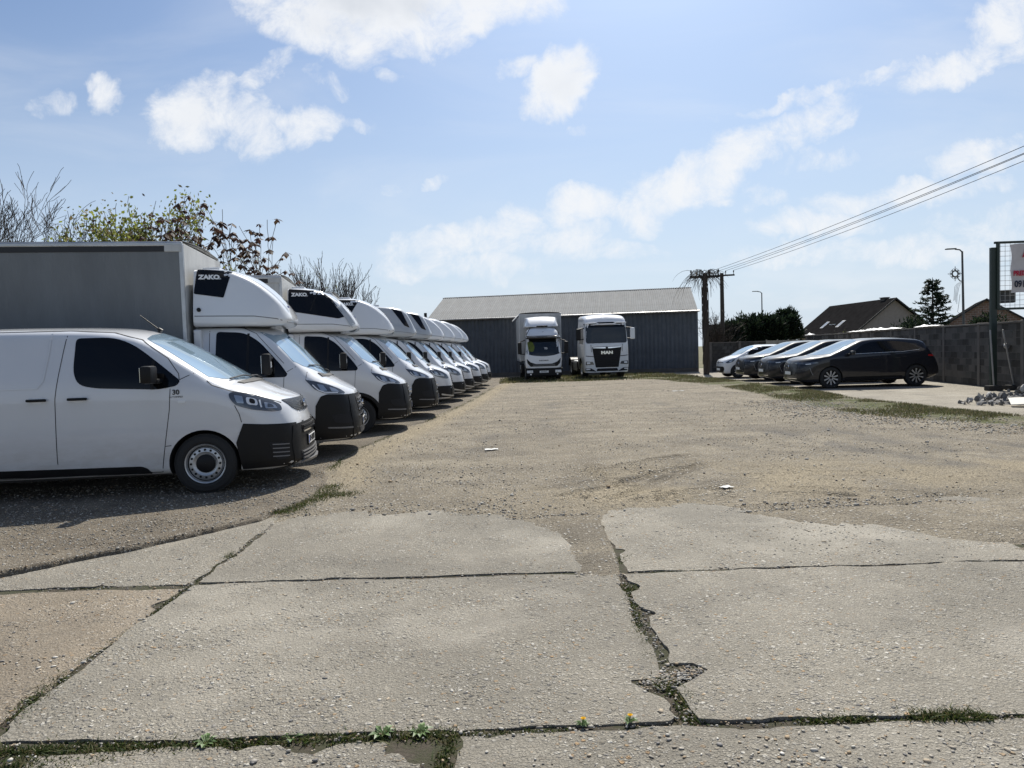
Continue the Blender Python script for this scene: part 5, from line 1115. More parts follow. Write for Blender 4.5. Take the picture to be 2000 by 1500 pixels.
def pod_part(t, kind):
    """sleeper pod on the cab roof"""
    K = dict(zb=[(0, 2.0), (.1, 1.955), (.4, 1.935), (1.3, 1.935)], zt=[(0, 2.08), (.05, 2.19), (.19, 2.40), (.44, 2.63), (.62, 2.73), (.80, 2.79), (1.05, 2.815), (1.24, 2.80)],
             w=[(0, .10), (.008, .36), (.02, .47), (.045, .56), (.08, .63), (.13, .69), (.2, .75), (.3, .81), (.45, .87), (.65, .92), (.9, .95), (1.24, .965)], zs=[(0, 2.06), (.2, 2.10), (1.3, 2.12)], crown=[(0, .03), (.3, .07), (.7, .075), (1.3, .06)],
             tum=[(0, .30), (.4, .30), (.8, .22), (1.3, .16)], ins=[(0, .03), (1.3, .03)], rt=[(0, .05), (.4, .07), (1.3, .07)], rb=[(0, .05), (.3, .10), (1.3, .12)])
    if kind == 'grey': K['zt'] = [(0, 2.11), (.06, 2.20), (.16, 2.42), (.30, 2.66), (.42, 2.73), (.80, 2.80), (1.24, 2.82)]; K['tum'] = [(0, .3), (.4, .3), (1.3, .24)]
    P = Body(.045, 1.24, K, setback=[(1.9, .08), (2.05, 0), (2.12, .0), (2.3, .0)], fade=.3, res=1.6)
    mt = M['silver'] if kind == 'grey' else M['white_clean']
    o = P.obj('sleeper_pod', mt, t)
    for v, sg in (('R', -1), ('L', 1)):
        P.ribbon('pod_seam', [(-1.18, 2.085), (-.40, 2.075), (-.12, 2.04), (.0, 2.0)], v, .012, M['alu_grey'], o, off=.003)
        if kind == 'white': P.patch('pod_window', rpoly([(-1.15, 2.745), (-.70, 2.725), (-.80, 2.34), (-1.19, 2.40)], .02), v, M['glass_tint'], o, off=.008, step=.08)
        elif kind == 'triangle': P.patch('pod_window', rpoly([(-1.18, 2.73), (-.72, 2.72), (-.98, 2.28), (-1.19, 2.34)], .02), v, M['glass_tint'], o, off=.008, step=.08)
        elif kind == 'long': 
            P.patch('pod_window', rpoly([(-1.18, 2.74), (-.62, 2.70), (-.42, 2.55), (-.18, 2.22), (-.30, 2.18), (-1.19, 2.33)], .03), v, M['glass_tint'], o, off=.008, step=.08)
            P.ribbon('pod_trim', [(-.62, 2.715), (-.40, 2.57), (-.15, 2.22), (-.05, 2.06)], v, .09, M['silver'], o, off=.010); P.ribbon('pod_frame', [(-.66, 2.70), (-.80, 2.32)], v, .025, M['plastic'], o, off=.012)
        elif kind == 'grey': P.patch('pod_window', rpoly([(-.62, 2.69), (-.36, 2.62), (-.16, 2.18), (-.30, 2.24)], .015), v, M['glass_tint'], o, off=.008, step=.05); P.ribbon('pod_trim', [(-1.15, 2.32), (-.7, 2.30), (-.35, 2.2), (-.16, 2.1)], v, .02, M['alu'], o, off=.006)
        if kind == 'plain': P.ribbon('pod_seam', [(-.95, 2.72), (-.75, 2.25), (-.55, 2.1)], v, .012, M['alu_grey'], o, off=.004)
        pz_, pn = P._ray(v, -1.12, 2.17); MB().cyl(pz_ - pn*.01, pz_ + pn*.025, .028, n=10).obj('pod_latch', M['plastic'], o)
    sm = [(-.66, .70), (-.45, .62), (-.25, .53), (-.08, .44), (.0, .36)]
    for sg in (-1, 1): P.ribbon('pod_ridge', [(a, sg*b) for a, b in sm], 'T', .022, M['alu_grey' if kind != 'grey' else 'alu'], o, off=.004)
    if kind in ('white', 'long', 'triangle'):
        pz_, pn = P._ray('R', -.88, 2.68)
        pz_, pn = P._ray('R', -.9, 2.62); lean = math.pi/2 - math.asin(max(0., pn.z)); q_ = pz_ + pn*.016; text('pod_lettering', 'ZAKO', .085, M['decal_white'], o, (-.99, q_.y, q_.z + .01), (lean, 0, math.atan2(pn.x, -pn.y)), sx=1.15, bold=.005); text('pod_lettering', '.sk', .04, M['decal_white'], o, (-.855, q_.y + .12*pn.x, q_.z - .01), (lean, 0, math.atan2(pn.x, -pn.y)))
        pz_, pn = P._ray('F', -.18, 2.24); text('pod_lettering', 'EPIC', .05, M['decal_blue'], o, (pz_.x + .012, -.18, 2.24), (R(62), 0, R(84)))
    MB().box((-1.06, 0, 2.80), (.24, .85, .05), bev=.012).obj('pod_vent', M['white_clean'], o)
    return P

def box_van(label, nose, rz, pod, make, plate_s, tarp, fine=True, zt=3.09):
    loc = (nose[0] - math.cos(rz), nose[1] - math.sin(rz), .042); t = thing('box_van', label, 'van', loc, rz, 'white box vans parked in the row')
    A = make == 'a'
    K = dict(zb=[(0, .29), (.1, .255), (.35, .24), (.7, .26), (3, .30)],
             zt=([(0, .95), (.03, .985), (.1, 1.04), (.22, 1.12), (.36, 1.185), (.47, 1.235), (.50, 1.27), (.7, 1.47), (.9, 1.66), (1.1, 1.84), (1.2, 1.90), (1.4, 1.945), (1.7, 1.97), (2.22, 1.97)] if A else
                 [(0, .93), (.03, .965), (.1, 1.02), (.25, 1.10), (.45, 1.17), (.62, 1.215), (.65, 1.24), (.85, 1.45), (1.05, 1.66), (1.22, 1.82), (1.32, 1.89), (1.5, 1.94), (1.8, 1.97), (2.22, 1.97)]),
             w=[(0, .08), (.008, .30), (.02, .44), (.045, .56), (.08, .65), (.13, .72), (.2, .79), (.28, .835), (.38, .87), (.6, .925), (.95, .96), (1.4, .97), (2.22, .97)],
             zs=[(0, .75), (.3, .95), (.6, 1.10), (1.0, 1.19), (2.3, 1.22)], crown=[(0, .035), (.3, .06), (.47, .085), (.6, .16), (.9, .245), (1.1, .21), (1.4, .10), (1.7, .06), (2.3, .05)], tum=[(0, .3), (.5, .26), (1., .22), (2.3, .15)], ins=[(0, .05), (.4, .09), (.6, .09), (1., .04), (2.3, .03)],
             rt=[(0, .07), (.5, .09), (.8, .05), (1.4, .07), (2.3, .10)], rb=[(0, .06), (2.3, .09)])
    B = Body(1.0, 2.22, K, setback=[(.2, .06), (.30, .0), (.5, .0), (.62, .02), (.8, .05), (.93, .075), (1.0, .11), (1.1, .17)], stations=[.485, .635], res=.8)
    B.obj('cab', M['white'], t, [(0, .33)], .40, .36, .97)
    sw = rpoly([(-.93, 1.865), (-.56, 1.845), (-.36, 1.72), (-.06, 1.37), (.03, 1.235), (.0, 1.195), (-.42, 1.20), (-.90, 1.24), (-.95, 1.30)], [.05, .1, .1, .1, .02, .03, .05, .05, .05])
    if not A: sw = [(a - .10 if a > -.8 else a, b) for a, b in sw]
    B.patch2('side_window', sw, M['glass_tint'], t, off=.004, step=.08)
    for v in 'RL':
        B.ribbon('window_divider', [(-.52, 1.21), (-.50, 1.83)], v, .03, M['plastic'], t, off=.008)
        for path in ([(-1.03, .42), (-1.02, 1.93), (-.6, 1.925), (-.40, 1.83), (-.02, 1.39)], [(-.02, 1.195), (-.05, .8), (-.35, .42)], [(.02, 1.27), (.14, 1.34)], [(.285, 1.255), (.27, 1.14)]): B.ribbon('panel_gap', path, v, .007, M['gap'], t, off=.0025)
    o_ = .5 if A else .35
    ws = [(o_ + .0, 0), (o_ - .02, .3), (o_ - .10, .55), (o_ - .28, .76), (o_ - .40, .84), (o_ - .58, .80), (o_ - .80, .76), (-.37, .70), (-.20, .6), (-.13, .35), (-.115, 0)]
    if not A: ws = [(a if i < 7 else a - .10, b) for i, (a, b) in enumerate(ws)]
    ws = ws + [(a, -b) for a, b in ws[-2:0:-1]]; B.patch('windscreen', ws, 'T', M['windscreen'], t, off=.004, step=.1)
    B.patch('scuttle_panel', [(o_ + .06, 0), (o_ + .05, .35), (o_ - .03, .62), (o_ - .09, .62), (o_ + .0, .3), (o_ + .01, 0), (o_, -.3), (o_ - .09, -.62), (o_ - .03, -.62), (o_ + .05, -.35)], 'T', M['plastic'], t, off=.012, step=.1)
    wiper(t, B, (o_ - .02, .10), (o_ - .22, -.64)); wiper(t, B, (o_ - .04, .64), (o_ - .06, .02))
    if A:
        bp = rpoly([(.395, .765), (.47, .90), (.56, .925), (.80, .905), (1.2, .90), (1.2, .12), (.33, .12), (.38, .5)], [.01, .03, .03, .03, 0, 0, 0, .05])
        B.patch2('bumper', bp, M['plastic'], t, off=.008, step=.06)
        B.patch('bumper_face', rpoly([(-.66, .90), (.66, .90), (.70, .6), (.66, .22), (-.66, .22), (-.70, .6)], .06), 'F', M['plastic'], t, off=.014, step=.07)
        B.patch2('fog_recess', rpoly([(.60, .62), (.84, .63), (.90, .48), (.66, .50)], .04), M['gap'], t, off=.012, step=.06)
        B.patch2('bumper_trim', rpoly([(.55, .43), (.95, .40), (.95, .425), (.55, .45)], .01), M['alu_grey'], t, off=.013, step=.06)
        hl = rpoly([(.262, 1.145), (.40, 1.115), (.58, 1.055), (.73, .985), (.80, .925), (.70, .922), (.52, .94), (.39, 1.0)], [.02, .04, .05, .04, .02, .03, .04, .04])
        # arch lip of black plastic
        for v in 'RL': B.ribbon('arch_trim', [(.40*math.cos(a)*1.06, .33 + .40*math.sin(a)*1.06) for a in np.linspace(.25, 2.75, 24)], v, .06, M['plastic'], t, off=.010)
        for i, z in enumerate((.82, .765, .71, .655)): B.patch('grille_slat', rpoly([(-.40, z - .012), (.40, z - .012), (.40, z + .012), (-.40, z + .012)], .008), 'F', M['chrome' if i in (1, 3) else 'alu_grey'], t, off=.034, step=.1)
        B.patch('grille', rpoly([(-.46, .86), (.46, .86), (.42, .62), (-.42, .62)], .04), 'F', M['gap'], t, off=.020, step=.08); B.patch('grille_trim', rpoly([(-.50, .575), (.50, .575), (.48, .545), (-.48, .545)], .01), 'F', M['chrome'], t, off=.024, step=.1)
        if fine: p, n_ = B._ray('F', 0, .74); text('emblem', 'FIAT', .10, M['chrome'], t, (p.x + .055, 0, .74), (R(85), 0, R(90)), sx=.7, ext=.006, bold=.003)
        B.patch('lower_intake', rpoly([(-.5, .40), (.5, .40), (.46, .31), (-.46, .31)], .03), 'F', M['gap'], t, off=.020, step=.1)
        pz_ = .475
    else:
        B.patch2('bumper', rpoly([(.375, .56), (.50, .60), (1.2, .60), (1.2, .12), (.33, .12)], [.01, .03, 0, 0, 0]), M['plastic'], t, off=.008, step=.07)
        B.patch('bumper_face', rpoly([(-.66, .60), (.66, .60), (.66, .22), (-.66, .22)], .05), 'F', M['plastic'], t, off=.013, step=.08)
        B.patch('grille', rpoly([(-.50, .93), (.50, .93), (.46, .66), (-.46, .66)], .06), 'F', M['gap'], t, off=.012, step=.08)
        for z in (.89, .83, .77, .71): B.patch('grille_slat', rpoly([(-.46, z - .012), (.46, z - .012), (.46, z + .012), (-.46, z + .012)], .008), 'F', M['chrome'], t, off=.026, step=.12)
        B.patch2('bumper_trim', rpoly([(.62, .36), (.97, .30), (.97, .33), (.62, .40)], .01), M['alu'], t, off=.016, step=.08)
        hl = rpoly([(.26, 1.10), (.45, 1.06), (.64, .99), (.78, .90), (.84, .80), (.74, .79), (.50, .86), (.33, .97)], [.02, .04, .05, .04, .02, .03, .04, .04]); pz_ = .45
    for v, sg in (('R', -1), ('L', 1)):
        h = B.patch('headlight', hl, v, M['lamp'], t, off=.009, step=.05)
        dz_ = 0 if A else -.07
        B.patch('lamp_chamber', rpoly([(.42, 1.075 + dz_), (.50, 1.055 + dz_), (.56, .975 + dz_), (.48, .975 + dz_)], .012), v, M['reflector'], h, off=.012, step=.05)
        B.patch('lamp_chamber', rpoly([(.58, 1.025 + dz_), (.66, .995 + dz_), (.72, .945 + dz_), (.62, .955 + dz_)], .02), v, M['reflector'], h, off=.012, step=.05)
        B.ribbon('lamp_strip', [(.36, 1.07 + dz_), (.44, .99 + dz_), (.52, .955 + dz_), (.70, .935 + dz_)], v, .014, M['lampw'], h, off=.012)
        p, n_ = B._ray(v, -.23, 1.30); mirror(t, -.22, p.y, 1.385, .30, .15)
        p, n_ = B._ray(v, -.93, 1.06); MB().box(p + n_*.02, (.16, .03, .04), bev=.012).obj('door_handle', M['plastic'], t)
    plate(t, B, pz_, plate_s, ink=bool(plate_s))
    pod_part(t, pod)
    # cab rear filler and box
    MB().box((-1.16, 0, 1.15), (.10, 1.90, 1.5), bev=.02).obj('cab_back', M['white'], t)
    box_body(t, -1.27, 4.2, .82, zt, 1.05, tarp)
    for sg in (-1, 1):
        wheel(t, 0, sg*.95, .33, .21, n=32)
        wheel(t, -3.75, sg*.98, .33, .21, n=28)
        MB().box((-3.75, sg*.87, .74), (.95, .26, .03), bev=.01).obj('mudguard', M['plastic'], t)
    MB().box((0, 0, .33), (.12, 1.6, .12)).obj('axle', M['chassis'], t); MB().box((-3.75, 0, .33), (.14, 1.6, .14)).obj('axle', M['chassis'], t)
    MB().box((-.4, 0, .32), (1.3, 1.3, .14)).obj('underbody', M['chassis'], t)
    return t
RZ = R(9)
RATIO = [-.2125, -.1438, -.1055, -.0838, -.067, -.055, -.0428, -.0346, -.030]; YN = [11.2, 14.4, 17.1, 19.9, 22.3, 24.7, 27.1, 29.5, 31.9]
SPEC = [('white', 'a', 'AA·648CE', 'white box van with dark trapezoid pod window, standing next to the panel van', 3.10), ('long', 'a', 'AA·150EZ', 'white box van with long dark pod window and silver pod trim', 2.97), ('triangle', 'a', 'AA·734DD', 'white box van with a small triangular pod window, fourth in the row', 2.88),
        ('grey', 'b', '', 'box van with silver grey sleeper pod, the nearer of the two grey-podded vans', 2.80), ('grey', 'b', '', 'box van with silver grey sleeper pod, the farther of the two grey-podded vans', 2.80), ('plain', 'b', '', 'white box van with plain white pod right behind the grey-podded vans', 2.78), ('plain', 'b', '', 'white box van with plain white pod, third from the far end of the row', 2.78), ('plain', 'b', '', 'white box van with plain white pod, last but one in the row', 2.78), ('plain', 'b', '', 'farthest white box van at the end of the row near the shed', 2.78)]
for i, (pod, mk, ps, lb, zt_) in enumerate(SPEC):
    box_van(lb, (RATIO[i]*YN[i], YN[i]), RZ + R((0, .4, -.8, 1.0, -.6, .8, -1.0, .5, -.4)[i]), pod, mk, ps, M['tarp'] if i != 1 else M['tarp_light'], i < 3, zt_)
# ================================================================== trucks by the shed
def rear_axle(t, x, r_, hw):
    for sg in (-1, 1):
        for k in (0, 1): wheel(t, x, sg*(hw - k*.30), r_, .26, 'truck', n=24)
    MB().box((x, 0, r_), (.18, 2*hw - .4, .18)).obj('axle', M['chassis'], t)
def box_truck():
    t = thing('box_truck', 'white box truck with black bumper facing the camera in front of the shed', 'truck', (1.58, 36.0, .03), R(-88.5))
    K = dict(zb=[(0, .62), (1.8, .62)], zt=[(0, 2.25), (.05, 2.33), (.15, 2.45), (.3, 2.58), (.5, 2.66), (.8, 2.70), (1.7, 2.72)], w=[(0, .60), (.008, .74), (.02, .80), (.045, .84), (.08, .87), (.13, .89), (.25, .91), (1.7, .92)], zs=[(0, 1.25), (1.7, 1.3)],
             crown=[(0, .05), (.4, .12), (1.7, .12)], tum=[(0, .10), (1.7, .09)], ins=[(0, .04), (1.7, .04)], rt=[(0, .12), (1.7, .16)], rb=[(0, .05), (1.7, .05)])
    B = Body(.95, 1.7, K, setback=[(.5, .0), (1.2, .02), (1.6, .12), (2.1, .28), (2.7, .38)], fade=1.6); B.obj('cab', M['white_clean'], t)
    B.patch('windscreen', rpoly([(-.84, 2.06), (.84, 2.06), (.87, 1.35), (.55, 1.24), (0, 1.19), (-.55, 1.24), (-.87, 1.35)], [.04, .04, .05, .2, .2, .2, .05]), 'F', M['glass'], t, off=.006, step=.12)
    MB().box((.80, 0, 2.14), (.34, 1.72, .07), Matrix.Rotation(.35, 3, 'Y'), .02).obj('sun_visor', M['glass_tint'], t)
    B.patch('grille', rpoly([(-.84, 1.10), (-.80, .86), (-.66, .70), (.66, .70), (.80, .86), (.84, 1.10), (.66, .92), (.40, .83), (-.40, .83), (-.66, .92)], .03), 'F', M['plastic'], t, off=.012, step=.1)
    for z in (.795, .755, .72): B.patch('grille_slat', rpoly([(-.55, z - .008), (.55, z - .008), (.55, z + .008), (-.55, z + .008)], .004), 'F', M['alu_grey'], t, off=.03, step=.2)
    p, n_ = B._ray('F', 0, .99); text('cab_lettering', 'EUROCARGO', .075, M['decal_black'], t, (p.x + .012, 0, .99), (R(90), 0, R(90)), bold=.002)
    MB().box((.80, 0, .42), (.36, 1.84, .42), bev=.06).obj('bumper', M['plastic'], t)
    for sg in (-1, 1):
        h = MB().box((.985, sg*.70, .45), (.03, .30, .13), bev=.02).obj('headlight', M['lampw'], t); MB().cyl((.99, sg*.64, .45), (1.005, sg*.64, .45), .05, n=12).obj('lamp_chamber', M['reflector'], h); MB().cyl((.985, sg*.66, .32), (1.0, sg*.66, .32), .04, n=10).obj('fog_lamp', M['lampw'], t)
        B.patch('side_window', rpoly([(-.55, 2.06), (.30, 2.02), (.62, 1.36), (.60, 1.26), (-.55, 1.30)], .06), 'R' if sg < 0 else 'L', M['glass_tint'], t, off=.006, step=.12)
        B.ribbon('panel_gap', [(-.62, .66), (-.62, 2.15), (.3, 2.12)], 'R' if sg < 0 else 'L', .012, M['gap'], t)
        m_ = MB().box((.62, sg*1.16, 1.62), (.10, .20, .58), bev=.04).obj('mirror', M['plastic'], t)
        for z in (1.93, 1.33): MB().tube([(.55, sg*.88, z + (.1 if z > 1.5 else 0)), (.66, sg*1.14, z)], .025, 6).obj('mirror_arm', M['plastic'], m_)
        MB().box((.568, sg*1.16, 1.62), (.006, .16, .50)).obj('mirror_glass', M['chrome'], m_)
        MB().box((.4, sg*.88, .45), (.6, .06, .30), bev=.02).obj('step', M['plastic'], t)
        MB().tube([(.52, sg*.62, 2.60), (.62, sg*.74, 2.42), (.66, sg*.80, 2.28)], .018, 5).obj('horn', M['plastic'], t)
        wheel(t, 0, sg*.90, .40, .24, 'truck', n=28)
    MB().box((.985, 0, .44), (.02, .44, .10), bev=.004).obj('number_plate', M['plate'], t); text('plate_lettering', 'AA·932CC', .09, M['plate_ink'], t, (.997, 0, .44), (R(90), 0, R(90)), sx=.8, bold=.002)
    # hi-vis vest, stickers behind the screen
    p, n_ = B._ray('F', -.55, 1.75); B.patch('hivis_vest', rpoly([(-.78, 1.94), (-.52, 1.92), (-.42, 1.66), (-.50, 1.42), (-.74, 1.45)], .08), 'F', simple('hi_vis_vest', (.10, .13, .02), .8, var=.4, vscale=9), t, off=.008, step=.1)
    p, n_ = B._ray('F', .12, 1.58); text('screen_lettering', 'TD', .12, M['decal_white'], t, (p.x + .03, .12, 1.58), (R(80), 0, R(90)), bold=.003)
    # roof deflector
    D_ = Body(.30, 1.0, dict(zb=[(0, 2.68), (1, 2.66)], zt=[(0, 2.72), (.06, 2.80), (.25, 2.98), (.5, 3.14), (.75, 3.22), (1., 3.24)], w=[(0, .30), (.02, .55), (.05, .64), (.13, .74), (.3, .82), (1., .90)], zs=[(0, 2.70), (1, 2.8)], crown=[(0, .02), (1, .06)], tum=[(0, .5), (1, .15)], ins=[(0, .03), (1, .03)], rt=[(0, .04), (1, .08)], rb=[(0, .02), (1, .02)]), fade=.2)
    D_.obj('roof_deflector', M['white_clean'], t); MB().box((.34, 0, 2.70), (.12, .55, .07), bev=.02).obj('roof_hatch', M['plastic'], t)
    p, n_ = B._ray('F', .05, 2.40); text('cab_emblem', '✓', .12, M['decal_black'], t, (p.x + .02, .02, 2.42), (R(58), 0, R(90)))
    box_body(t, -.95, 5.0, .95, 3.42, 1.08, M['tarp_light'])
    for sg in (-1, 1): MB().box((-2.0, sg*1.0, .62), (1.5, .08, .22), bev=.02).obj('side_guard', M['alu'], t); MB().box((-1.3, sg*.85, .55), (.7, .4, .42), bev=.05).obj('tank', M['plastic'], t)
    rear_axle(t, -3.7, .40, 1.02); MB().box((0, 0, .40), (.16, 1.6, .16)).obj('axle', M['chassis'], t); MB().box((0, 0, .75), (1.4, 1.2, .2)).obj('underbody', M['chassis'], t)
    MB().tube([(-.95, -1.12, 3.35), (-.6, -1.45, 3.02)], .03, 6).obj('side_marker_arm', M['alu'], t)
box_truck()
def tractor():
    t = thing('tractor_unit', 'white tractor unit with tall cab and black trapezoid grille, right of the box truck', 'truck', (4.72, 36.9, .03), R(-86))
    K = dict(zb=[(0, .30), (.2, .28), (2.1, .45)], zt=[(0, 2.72), (.04, 2.86), (.12, 3.0), (.3, 3.14), (.6, 3.22), (1., 3.26), (2.1, 3.28)], w=[(0, .88), (.008, 1.0), (.02, 1.05), (.045, 1.085), (.08, 1.105), (.13, 1.12), (.25, 1.135), (2.1, 1.14)], zs=[(0, 1.6), (2.1, 1.7)],
             crown=[(0, .05), (.4, .10), (2.1, .08)], tum=[(0, .05), (2.1, .04)], ins=[(0, .03), (2.1, .03)], rt=[(0, .14), (2.1, .16)], rb=[(0, .05), (2.1, .05)])
    B = Body(1.25, 2.1, K, setback=[(.3, .0), (1.6, .02), (1.8, .05), (2.6, .16), (3.2, .28)], fade=2.); B.obj('cab', M['white_clean'], t, [(0, .48)], .56, .40, 1.14)
    B.patch('windscreen', rpoly([(-1.02, 2.55), (1.02, 2.55), (1.04, 1.85), (1.0, 1.76), (-1.0, 1.76), (-1.04, 1.85)], [.04, .04, .06, .08, .08, .06]), 'F', M['glass'], t, off=.006, step=.15)
    B.patch('visor_panel', rpoly([(-1.06, 2.76), (-.55, 2.77), (-.40, 2.82), (.40, 2.82), (.55, 2.77), (1.06, 2.78), (1.05, 2.55), (-1.05, 2.55)], .02), 'F', M['glass_tint'], t, off=.006, step=.15)
    vis = MB()
    for a, b in (((-1.08, 2.76), (-.52, 2.78)), ((-.52, 2.78), (-.34, 2.70)), ((-.34, 2.70), (.34, 2.70)), ((.34, 2.70), (.52, 2.78)), ((.52, 2.78), (1.08, 2.78))):
        p, q = B._ray('F', *a)[0], B._ray('F', *b)[0]; o_ = Vector((.16, 0, 0)); vis.tube([p + o_, q + o_], .03, 6)
    vis.obj('sun_visor', M['white_clean'], t)
    B.patch('grille', rpoly([(-.75, 1.58), (.75, 1.58), (.58, .55), (-.58, .55)], .04), 'F', M['plastic'], t, off=.012, step=.15)
    for k, z in enumerate(np.arange(.64, 1.16, .085)): w_ = .55 + .16*(z - .55); B.patch('grille_slat', rpoly([(-w_, z - .022), (w_, z - .022), (w_, z + .022), (-w_, z + .022)], .01), 'F', M['gap'], t, off=.026, step=.3)
    B.patch('grille_bar', rpoly([(-.72, 1.55), (.72, 1.57), (.72, 1.545), (.2, 1.50), (-.2, 1.50), (-.72, 1.525)], .01), 'F', M['chrome'], t, off=.03, step=.2)
    p, n_ = B._ray('F', 0, 1.28); text('cab_lettering', 'MAN', .20, M['chrome'], t, (p.x + .03, 0, 1.28), (R(90), 0, R(90)), sx=1.35, bold=.012, ext=.01); MB().cyl((p.x, 0, 1.53), (p.x + .04, 0, 1.53), .06, n=12).obj('emblem', M['gap'], t)
    for sg in (-1, 1):
        v = 'R' if sg < 0 else 'L'
        h = B.patch('headlight', rpoly([(sg*1.06, .86), (sg*.72, .84), (sg*.66, .70), (sg*1.08, .68)], .03), 'F', M['lamp'], t, off=.012, step=.1); B.patch('lamp_chamber', rpoly([(sg*1.02, .83), (sg*.86, .82), (sg*.86, .74), (sg*1.02, .73)], .02), 'F', M['lampw'], h, off=.018)
        B.patch('lower_intake', rpoly([(sg*1.08, .52), (sg*.82, .52), (sg*.62, .40), (sg*.56, .34), (sg*1.08, .38)], .02), 'F', M['gap'], t, off=.014, step=.12); B.patch('fog_lamp', rpoly([(sg*1.05, .50), (sg*.86, .49), (sg*.86, .44), (sg*1.05, .43)], .01), 'F', M['lampw'], t, off=.02)
        B.ribbon('panel_gap', [(sg*.80, 1.70), (sg*.78, 1.32)], 'F', .03, M['alu_grey'], t, off=.004); B.ribbon('panel_gap', [(sg*1.10, 1.14), (sg*.68, 1.10)], 'F', .035, M['gap'], t, off=.004)
        B.patch('side_window', rpoly([(-.25, 2.55), (.62, 2.52), (.80, 1.85), (.78, 1.74), (-.25, 1.78)], .06), v, M['glass_tint'], t, off=.006, step=.15); B.ribbon('panel_gap', [(-.35, .7), (-.35, 2.68), (.55, 2.66)], v, .012, M['gap'], t)
        m_ = MB().box((1.02, sg*1.38, 2.22), (.12, .24, .58), bev=.05).obj('mirror', M['white_clean'] if sg > 0 else M['plastic'], t)
        for z in (2.5, 1.95): MB().tube([(.9, sg*1.08, z + .04), (1.02, sg*1.34, z)], .03, 6).obj('mirror_arm', M['plastic'], m_)
        wheel(t, 0, sg*1.10, .48, .30, 'truck', n=28); MB().box((-1.75, sg*.95, .62), (1.25, .42, .55), bev=.10).obj('fuel_tank', M['alu'], t); MB().box((-.9, sg*1.02, .6), (.35, .3, .5), bev=.05).obj('step_box', M['plastic'], t)
        MB().cyl((-3.4, sg*.55, 1.0), (-3.4, sg*1.14, 1.0), .0, n=3).obj('bolt', M['chassis'], t) if False else None
        fd = MB(); 
        for k in range(8): a0, a1 = math.pi*(.08 + .84*k/8), math.pi*(.08 + .84*(k + 1)/8); q = [Vector((-3.4 + math.cos(a)*.58, sg*y, .48 + math.sin(a)*.58)) for a in (a0, a1) for y in (.52, 1.16)]; fd.add(q + [p_ + Vector((0, 0, -.03)) for p_ in q], [(0, 1, 3, 2), (4, 6, 7, 5), (0, 4, 5, 1), (2, 3, 7, 6)])
        fd.obj('rear_mudguard', M['plastic'], t); MB().box((-3.4, sg*.4, .75), (1.0, .1, .2)).obj('chassis_rail', M['chassis'], t)
    B.patch('centre_intake', rpoly([(-.5, .50), (.5, .50), (.56, .36), (-.56, .36)], .02), 'F', M['gap'], t, off=.014, step=.15)
    rear_axle(t, -3.4, .48, 1.12)
    for sg in (-1, 1): MB().box((-1.8, sg*.4, .85), (4.4, .09, .24)).obj('chassis_rail', M['chassis'], t)
    MB().box((-3.1, 0, 1.12), (.9, .9, .10), bev=.03).obj('fifth_wheel', M['chassis'], t); MB().box((0, 0, .48), (.16, 1.8, .16)).obj('axle', M['chassis'], t); MB().box((-.95, 0, 1.6), (.12, 1.9, 2.2)).obj('cab_back', M['plastic'], t)
    for sg in (-.5, .5): MB().cyl((.4, sg, 3.26), (.4, sg, 3.36), .012, n=5).obj('aerial', M['plastic'], t)
tractor()

